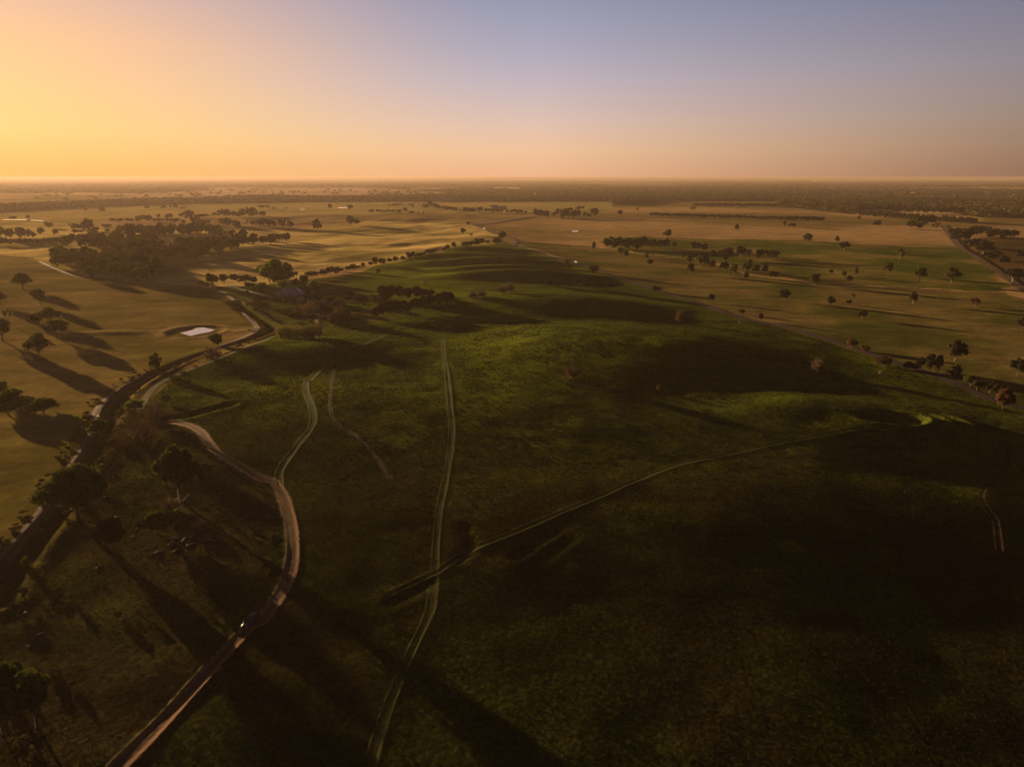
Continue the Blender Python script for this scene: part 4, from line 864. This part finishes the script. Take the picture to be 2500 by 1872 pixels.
# ------------------------------------------------------------------ box / prism helpers for built things
def bm_boxes(L):
    """list of (x0,x1,y0,y1,z0,z1)"""
    V = []; F = []
    for (x0, x1, y0, y1, z0, z1) in L:
        b_ = len(V); V += [(x0, y0, z0), (x1, y0, z0), (x1, y1, z0), (x0, y1, z0), (x0, y0, z1), (x1, y0, z1), (x1, y1, z1), (x0, y1, z1)]
        F += [[b_ + i for i in f] for f in ((0, 3, 2, 1), (4, 5, 6, 7), (0, 1, 5, 4), (1, 2, 6, 5), (2, 3, 7, 6), (3, 0, 4, 7))]
    return V, F
def obj(name, VF, mat, parent, bevel=0, loc=(0, 0, 0), sm=False):
    me = bpy.data.meshes.new(name); me.from_pydata(VF[0], [], VF[1]); me.update()
    o_ = add(name, me, mat, parent, loc)
    if bevel:
        md = o_.modifiers.new('b', 'BEVEL'); md.width = bevel; md.segments = 2; md.limit_method = 'ANGLE'
    if sm: me.polygons.foreach_set('use_smooth', [True] * len(me.polygons))
    return o_
def root(name, label, cat, loc, rz=0, sc_=1, group=None):
    e = bpy.data.objects.new(name, None); col.objects.link(e); e.location = loc; e.rotation_euler = (0, 0, rz); e.scale = (sc_,) * 3; e['label'] = label; e['category'] = cat
    if group: e['group'] = group
    return e
def gable(L, W, z0, z1, over=.5, axis='x', hip=0.):
    """pitched roof slab: ridge along x; hip = how far ridge ends are pulled in"""
    l = L / 2 + over; w_ = W / 2 + over; h = hip; t = .12
    V = [(-l, -w_, z0), (l, -w_, z0), (l, w_, z0), (-l, w_, z0), (-l + h, 0, z1), (l - h, 0, z1), (-l, -w_, z0 - t), (l, -w_, z0 - t), (l, w_, z0 - t), (-l, w_, z0 - t)]
    F = [[0, 1, 5, 4], [2, 3, 4, 5], [1, 2, 5], [3, 0, 4], [6, 9, 8, 7], [0, 6, 7, 1], [1, 7, 8, 2], [2, 8, 9, 3], [3, 9, 6, 0]]
    return V, F
M_tin = simple('corrugated iron', (.38, .31, .28), .45, .4, .18, .6)
M_wall = simple('weatherboard', (.38, .33, .28), .8, .2, .15, 1.)
M_glass = simple('window glass', (.03, .035, .04), .3, .4, .1, 1.)
M_wood = simple('weathered timber', (.16, .12, .09), .9, .1, .3, 3.)
def house(name, label, cat, c, x, y, L, W, H, rz, hip, verandah=True):
    X, Y, Z = gpt(c, x, y); r_ = root(name, label, cat, (X, Y, Z), rz)
    obj('wall', bm_boxes([(-L / 2, L / 2, -W / 2, W / 2, -.4, H)]), M_wall, r_)
    rf = obj('roof', gable(L, W, H + .02, H + W * .3, .6, hip=hip), M_tin, r_)
    if hip: obj('chimney', bm_boxes([(L * .18, L * .18 + .9, -.45, .45, H + .5, H + W * .3 + 1.)]), M_wood, rf)
    for sx in (-.32, .02, .34):
        f = obj('window', bm_boxes([(sx * L - .7, sx * L + .7, -W / 2 - .06, -W / 2 + .02, .9, 2.1)]), M_wood, r_)
        obj('pane', bm_boxes([(sx * L - .6, sx * L + .6, -W / 2 - .085, -W / 2 - .062, 1., 2.)]), M_glass, f)
    d = obj('door', bm_boxes([(-.17 * L, -.17 * L + .95, -W / 2 - .06, -W / 2 + .02, .05, 2.1)]), M_wood, r_)
    if verandah:
        v = obj('verandah_roof', ([(-L / 2 - .6, -W / 2 - .62, H - .12), (L / 2 + .6, -W / 2 - .62, H - .12), (L / 2 + .6, -W / 2 - 3, H - .6), (-L / 2 - .6, -W / 2 - 3, H - .6), (-L / 2 - .6, -W / 2 - .62, H - .2), (L / 2 + .6, -W / 2 - .62, H - .2), (L / 2 + .6, -W / 2 - 3, H - .68), (-L / 2 - .6, -W / 2 - 3, H - .68)], [[0, 3, 2, 1], [4, 5, 6, 7], [0, 1, 5, 4], [1, 2, 6, 5], [2, 3, 7, 6], [3, 0, 4, 7]]), M_tin, r_)
        for i in range(6):
            px_ = -L / 2 - .4 + i * (L + .8) / 5; obj('verandah_post', bm_boxes([(px_ - .06, px_ + .06, -W / 2 - 2.9, -W / 2 - 2.78, -.3, H - .66)]), M_wood, r_)
    return r_
house('farmhouse', 'farmhouse with pale hipped iron roof among bright green garden trees', 'house', 'b', 1150, 1338, 17, 13, 3.0, .08, 4.2)
house('shed', 'pale roofed outbuilding just right of the farmhouse', 'shed', 'b', 1262, 1345, 9, 6, 2.4, -.15, 0, False)
house('shed', 'small shed with pale roof below the dark garden trees', 'shed', 'b', 1490, 1448, 8, 6, 2.4, .1, 0, False)
house('shed', 'long pale roofed shed beside trees on the far green field', 'shed', 'c', 1405, 403, 46, 16, 5, .05, 0, False)
house('shed', 'tiny bright shed in the far woods right of centre', 'shed', 'c', 1840, 252, 40, 18, 7, .05, 0, False)
house('barn', 'barn half hidden in the trees behind the far plantation', 'barn', 'c', 810, 325, 60, 20, 7, .05, 0, False)

# ------------------------------------------------------------------ vehicles
def lathe_wheel(name, r, wdt, mat, parent, loc):
    V = []; F = []; n_ = 20; prof = [(r * .62, -wdt / 2), (r * .94, -wdt / 2), (r, -wdt * .35), (r, wdt * .35), (r * .94, wdt / 2), (r * .62, wdt / 2)]
    for a in range(n_):
        c_, s_ = math.cos(a / n_ * 6.28318), math.sin(a / n_ * 6.28318)
        for (rr, yy_) in prof: V.append((rr * c_, yy_, rr * s_))
    k = len(prof)
    for a in range(n_):
        b_ = (a + 1) % n_
        for i in range(k): F.append([a * k + i, a * k + (i + 1) % k, b_ * k + (i + 1) % k, b_ * k + i])
    return obj(name, (V, F), mat, parent, loc=loc, sm=True)
def disc(name, r, t, mat, parent, loc):
    n_ = 16; V = [(r * math.cos(a / n_ * 6.28318), s * t / 2, r * math.sin(a / n_ * 6.28318)) for s in (-1, 1) for a in range(n_)]
    F = [list(range(n_))[::-1], list(range(n_, 2 * n_))] + [[i, (i + 1) % n_, n_ + (i + 1) % n_, n_ + i] for i in range(n_)]
    return obj(name, (V, F), mat, parent, loc=loc)
M_navy = simple('dark blue car paint', (.008, .011, .016), .38, .35, .1, 1.)
M_white = simple('white paint', (.72, .70, .68), .35, .4, .05, 1.)
M_rub = simple('tyre rubber', (.02, .02, .02), .8, .2, .2, 3.)
M_rim = simple('wheel rim', (.18, .18, .18), .5, .4, .1, 1.)
M_black = simple('black trim', (.02, .02, .022), .4, .4, .1, 1.)
M_lampw = simple('headlamp glass', (.2, .2, .21), .45, .3, .05, 1.)
M_lampr = simple('tail lamp glass', (.25, .01, .01), .15, .6, .05, 1.)
def loft(sections):
    """sections along x: (x, [(y,z)...]) half profile mirrored, closed ends"""
    V = []; F = []; k = None
    for x, pr in sections:
        full = [(y, z) for y, z in pr] + [(-y, z) for y, z in reversed(pr)]; k = len(full); V += [(x, y, z) for y, z in full]
    for s in range(len(sections) - 1):
        for i in range(k): j = (i + 1) % k; F.append([s * k + i, s * k + j, (s + 1) * k + j, (s + 1) * k + i])
    F.append(list(range(k))[::-1]); F.append([(len(sections) - 1) * k + i for i in range(k)]); return V, F
def wagon(name, label, cat, loc, rz, paint, tilt=0, van=False):
    r_ = root(name, label, cat, loc, rz)
    hb = 1.02; w1 = .93
    def sec(x, zt, w_=w1, zb=.36): return (x, [(w_ * .55, zb), (w_, zb + .08), (w_ * 1.01, .66), (w_ * .97, zt - .06), (w_ * .86, zt)])
    obj('body', loft([sec(-2.36, .78, .82, .42), sec(-2.28, .98, .9), sec(-1.2, hb), sec(.55, hb), sec(1.5, .98), sec(2.15, .88, .9), sec(2.38, .66, .8, .42)]), paint, r_, .05, sm=False)
    top = 1.76 if not van else 2.2
    def cs(x, zt, wb=.84, wt=.68): return (x, [(wb, hb - .03), (wb - .02, hb + .08), (wt, zt - .05), (wt - .1, zt)])
    x0, x1 = (-2.2, 1.15) if not van else (-2.2, 1.6)
    cab = obj('cabin', loft([cs(x0, hb + .12), cs(x0 + .34, top - .06), cs(x0 + .8, top), cs(x1 - 1.35, top), cs(x1 - .95, top - .05), cs(x1, hb + .05)]), paint, r_, .03)
    # glass: windscreen, rear, sides, proud of the cabin
    def quad(nm, P_, mat=M_glass, par=cab):
        n_ = np.cross(np.array(P_[1]) - P_[0], np.array(P_[3]) - P_[0]); n_ = n_ / np.linalg.norm(n_) * .012
        V = [tuple(np.array(p) + n_) for p in P_] + [tuple(np.array(p) - n_) for p in P_]
        return obj(nm, (V, [[0, 1, 2, 3], [7, 6, 5, 4], [0, 4, 5, 1], [1, 5, 6, 2], [2, 6, 7, 3], [3, 7, 4, 0]]), mat, par)
    quad('windscreen', [(x1 - .04, -.72, hb + .14), (x1 - .04, .72, hb + .14), (x1 - .86, .58, top - .07), (x1 - .86, -.58, top - .07)])
    quad('rear_window', [(x0 + .0, .7, hb + .22), (x0 + .0, -.7, hb + .22), (x0 + .28, -.56, top - .12), (x0 + .28, .56, top - .12)])
    for s in (-1, 1):
        for (a, b_) in ((x0 + .5, x0 + 1.25), (x0 + 1.33, x0 + 2.1), (x0 + 2.18, x1 - .55)):
            quad('side_window', [(a, s * .835, hb + .12), (b_ + (.2 if b_ > x1 - .7 else 0), s * .835, hb + .12), (b_ - .08, s * .705, top - .14), (a + .04, s * .705, top - .14)][::s])
        for wx in (-1.42, 1.42):
            t_ = lathe_wheel('wheel', .37, .25, M_rub, r_, (wx, s * .82, .37)); disc('rim', .24, .2, M_rim, t_, (0, s * .02, 0))
        obj('headlight', bm_boxes([(2.22, 2.34, s * .62 - .16, s * .62 + .16, .68, .82)]), M_lampw, r_, .02)
        obj('tail_light', bm_boxes([(-2.37, -2.26, s * .74 - .09, s * .74 + .09, .72, .98)]), M_lampr, r_, .02)
        obj('roof_rail', bm_boxes([(x0 + .6, x1 - 1.1, s * .58 - .02, s * .58 + .02, top + .03, top + .07)]), M_black, r_, .01)
        obj('mirror', bm_boxes([(x1 - .32, x1 - .14, s * 1.0 - .1, s * 1.0 + .1, hb + .08, hb + .24)]), M_black, r_, .03)
    obj('bumper', bm_boxes([(2.3, 2.46, -.82, .82, .36, .56)]), M_black, r_, .05); obj('bumper', bm_boxes([(-2.46, -2.3, -.82, .82, .4, .6)]), M_black, r_, .05)
    obj('grille', bm_boxes([(2.33, 2.4, -.42, .42, .6, .76)]), M_black, r_, .02)
    return r_
p0 = gpt('Q', 1562, 778); p1 = gpt('Q', 1625, 700); mid_ = gpt('Q', 1594, 750)
car = wagon('parked_car', 'dark blue station wagon stopped on the earth road near the photo bottom', 'car', (mid_[0], mid_[1], mid_[2] + .09), math.atan2(p0[1] - p1[1], p0[0] - p1[0]), M_navy)
q0 = gpt('d', 36, 985); wagon('parked_van', 'white van beside the country road where it leaves the ridge', 'van', (q0[0], q0[1], q0[2] + .3), -.9, M_white, van=True)
q0 = gpt('c', 1255, 622); wagon('parked_van', 'white van on the far stretch of road before the dark round tree', 'van', (q0[0], q0[1], q0[2] + .6), -.9, M_white, van=True)

# ------------------------------------------------------------------ logs, stones, small bright things
M_log = simple('bleached log', (.15, .11, .10), .8, .2, .35, 2.); M_stone = simple('pale stone', (.42, .38, .36), .9, .1, .25, 2.)
rl = random.Random(31)
def logm(L, r_, seed):
    rg_ = np.random.default_rng(seed); V = []; F = []; m_ = 7; t = np.linspace(-.5, .5, m_); P_ = np.stack([t * L, .08 * L * np.sin(t * 3 + seed), rg_.normal(size=m_) * .02 + r_ * .7], 1)
    tube(V, F, P_, r_ * (1 - .35 * (t + .5)) * (1 + .1 * rg_.normal(size=m_)), 7)
    for q in range(2): i = rg_.integers(2, 5); tube(V, F, [P_[i], P_[i] + np.array([.12 * L, .1 * L * (-1) ** q, .1 * L])], [r_ * .4, r_ * .12], 5)
    return mesh_np('log', np.concatenate(V), np.concatenate(F), True)
LG = [logm(1, .06, s) for s in range(4)]
for m_ in LG: m_.materials.append(M_log)
pil = []
for i in range(19):
    t = i / 18; x = 960 + t * 420 + rl.uniform(-40, 40); y = 1172 - t * 135 + rl.uniform(-34, 34); pil.append((x, y))
pil.sort()
for i, (x, y) in enumerate(pil):
    X, Y, Z = gpt('P', x, y); o_ = add('fallen_log', LG[i % 4], None, None, (X, Y, Z), label=('leftmost' if i == 0 else 'rightmost' if i == 18 else ORD[i] + ' from the left') + ' of the bleached logs strewn in the rough ground', category='log', group='fallen logs in the long pile'); s = rl.uniform(.9, 3.); o_.scale = (s, s * 1.1, s * 1.2); o_.rotation_euler = (rl.uniform(-.1, .1), rl.uniform(-.15, .15), rl.uniform(.1, 1.3))
X, Y, Z = gpt('m', 1125, 1330); o_ = add('fallen_branch', LG[1], None, None, (X, Y, Z + .3), label='forked white branch lying below the tall leaning eucalypt', category='branch'); o_.scale = (3.6, 3.4, 3.6); o_.rotation_euler = (.1, -.5, .9)
def stone(seed):
    rg_ = np.random.default_rng(seed); V = []; F = []; n_, m_ = 8, 5
    for i in range(m_):
        ph = (i + .5) / m_ * np.pi
        for j in range(n_): th = j / n_ * 6.283; rr = 1 + .18 * rg_.normal(); V.append((rr * np.sin(ph) * np.cos(th), rr * np.sin(ph) * np.sin(th) * .8, .45 + rr * np.cos(ph) * .6))
    for i in range(m_ - 1):
        for j in range(n_): F.append([i * n_ + j, i * n_ + (j + 1) % n_, (i + 1) * n_ + (j + 1) % n_, (i + 1) * n_ + j])
    F.append(list(range(n_))); F.append([(m_ - 1) * n_ + j for j in range(n_)][::-1])
    me = bpy.data.meshes.new('stone'); me.from_pydata(V, [], F); me.materials.append(M_stone); me.update(); return me
STN = [stone(s) for s in range(3)]
for i, (c_, x, y, s, lb) in enumerate((('g', 1220, 728, .45, 'white stone right of the huge eucalypt, upper one of two'), ('g', 1132, 938, .4, 'white stone right of the huge eucalypt, lower one of two'), ('g', 842, 98, .6, 'small white stone by the left clump of dark trees'), ('g', 1252, 1155, .4, 'white stone just above the nearly black tree'), ('n', 1735, 650, .35, 'white stone at the edge of the shade in the lower left'), ('n', 452, 1440, .35, 'lone white stone near the left edge low in the photo'), ('Q', 258, 806, .35, 'long white stone low in the left rough ground'), ('Q', 180, 890, .3, 'smallest white stone low in the left rough ground'), ('g', 1430, 1368, .35, 'white stone right beside the nearly black tree'), ('D', 427, 650, .8, 'tiny white stone beyond the corner of the farm lane'))):
    X, Y, Z = gpt(c_, x, y); o_ = add('stone', STN[i % 3], None, None, (X, Y, Z), label=lb, category='stone'); o_.scale = (s * (2.2 if 'long' in lb else 1), s, s * .8); o_.rotation_euler = (0, 0, rl.uniform(0, 1.5))
# road sign by the bend, boundary posts
X, Y, Z = gpt('c', 1662, 752); sg = root('road_sign', 'small bright sign on a post at the bend of the country road', 'sign', (X, Y, Z), 0)
obj('post', bm_boxes([(-.06, .06, -.06, .06, -.3, 2.2)]), M_rim, sg); obj('panel', bm_boxes([(-.7, .7, -.1, -.06, 1.4, 2.8)]), M_white, sg, .01)
# farm fence beside the dirt road and along the country road
def fence(label, P, gap=6.):
    P = np.asarray(P); L = np.concatenate([[0], np.cumsum(np.linalg.norm(np.diff(P, axis=0), axis=1))]); d = np.arange(0, L[-1], gap); X = np.interp(d, L, P[:, 0]); Y = np.interp(d, L, P[:, 1]); Z = hz(X, Y)
    r_ = root('wire_fence', label, 'fence', (float(X[0]), float(Y[0]), float(Z[0])))
    V = []; F = []
    for hh in (.5, .85, 1.15): tube(V, F, np.stack([X - X[0], Y - Y[0], Z - Z[0] + hh], 1), np.full(len(X), .012), 3)
    add('wire', mesh_np('wire', np.concatenate(V), np.concatenate(F)), M_wood, r_)
    pm_ = bpy.data.meshes.new('post'); V, F = bm_boxes([(-.07, .07, -.07, .07, -.3, 1.3)]); pm_.from_pydata(V, [], F); pm_.materials.append(M_wood); pm_.update()
    for x, y, z in list(zip(X, Y, Z))[:95]: add('post', pm_, None, r_, (float(x - X[0]), float(y - Y[0]), float(z - Z[0])))
fence('post and wire fence in the rough ground beside the huge eucalypt', gpath(runs('g 1215,650 1160,800 1120,960'), 3), 3.5)

# ------------------------------------------------------------------ haze
V, F = bm_boxes([(-27000, 27000, -900, 25000, -16, CAMZ + 3)])
me = bpy.data.meshes.new('haze'); me.from_pydata(V, [], F); me.update()
mh = bpy.data.materials.new('haze'); mh.use_nodes = True; mh.node_tree.nodes.clear(); n = NT(mh.node_tree)
pv = n.n('ShaderNodeVolumePrincipled'); pv.inputs['Color'].default_value = HAZE_COL; pv.inputs['Density'].default_value = HAZE_D; pv.inputs['Anisotropy'].default_value = HAZE_G
o = n.n('ShaderNodeOutputMaterial'); n.l(pv.outputs[0], o.inputs['Volume'])
add('haze', me, mh, kind='stuff', label='warm evening haze over the whole plain', category='haze')
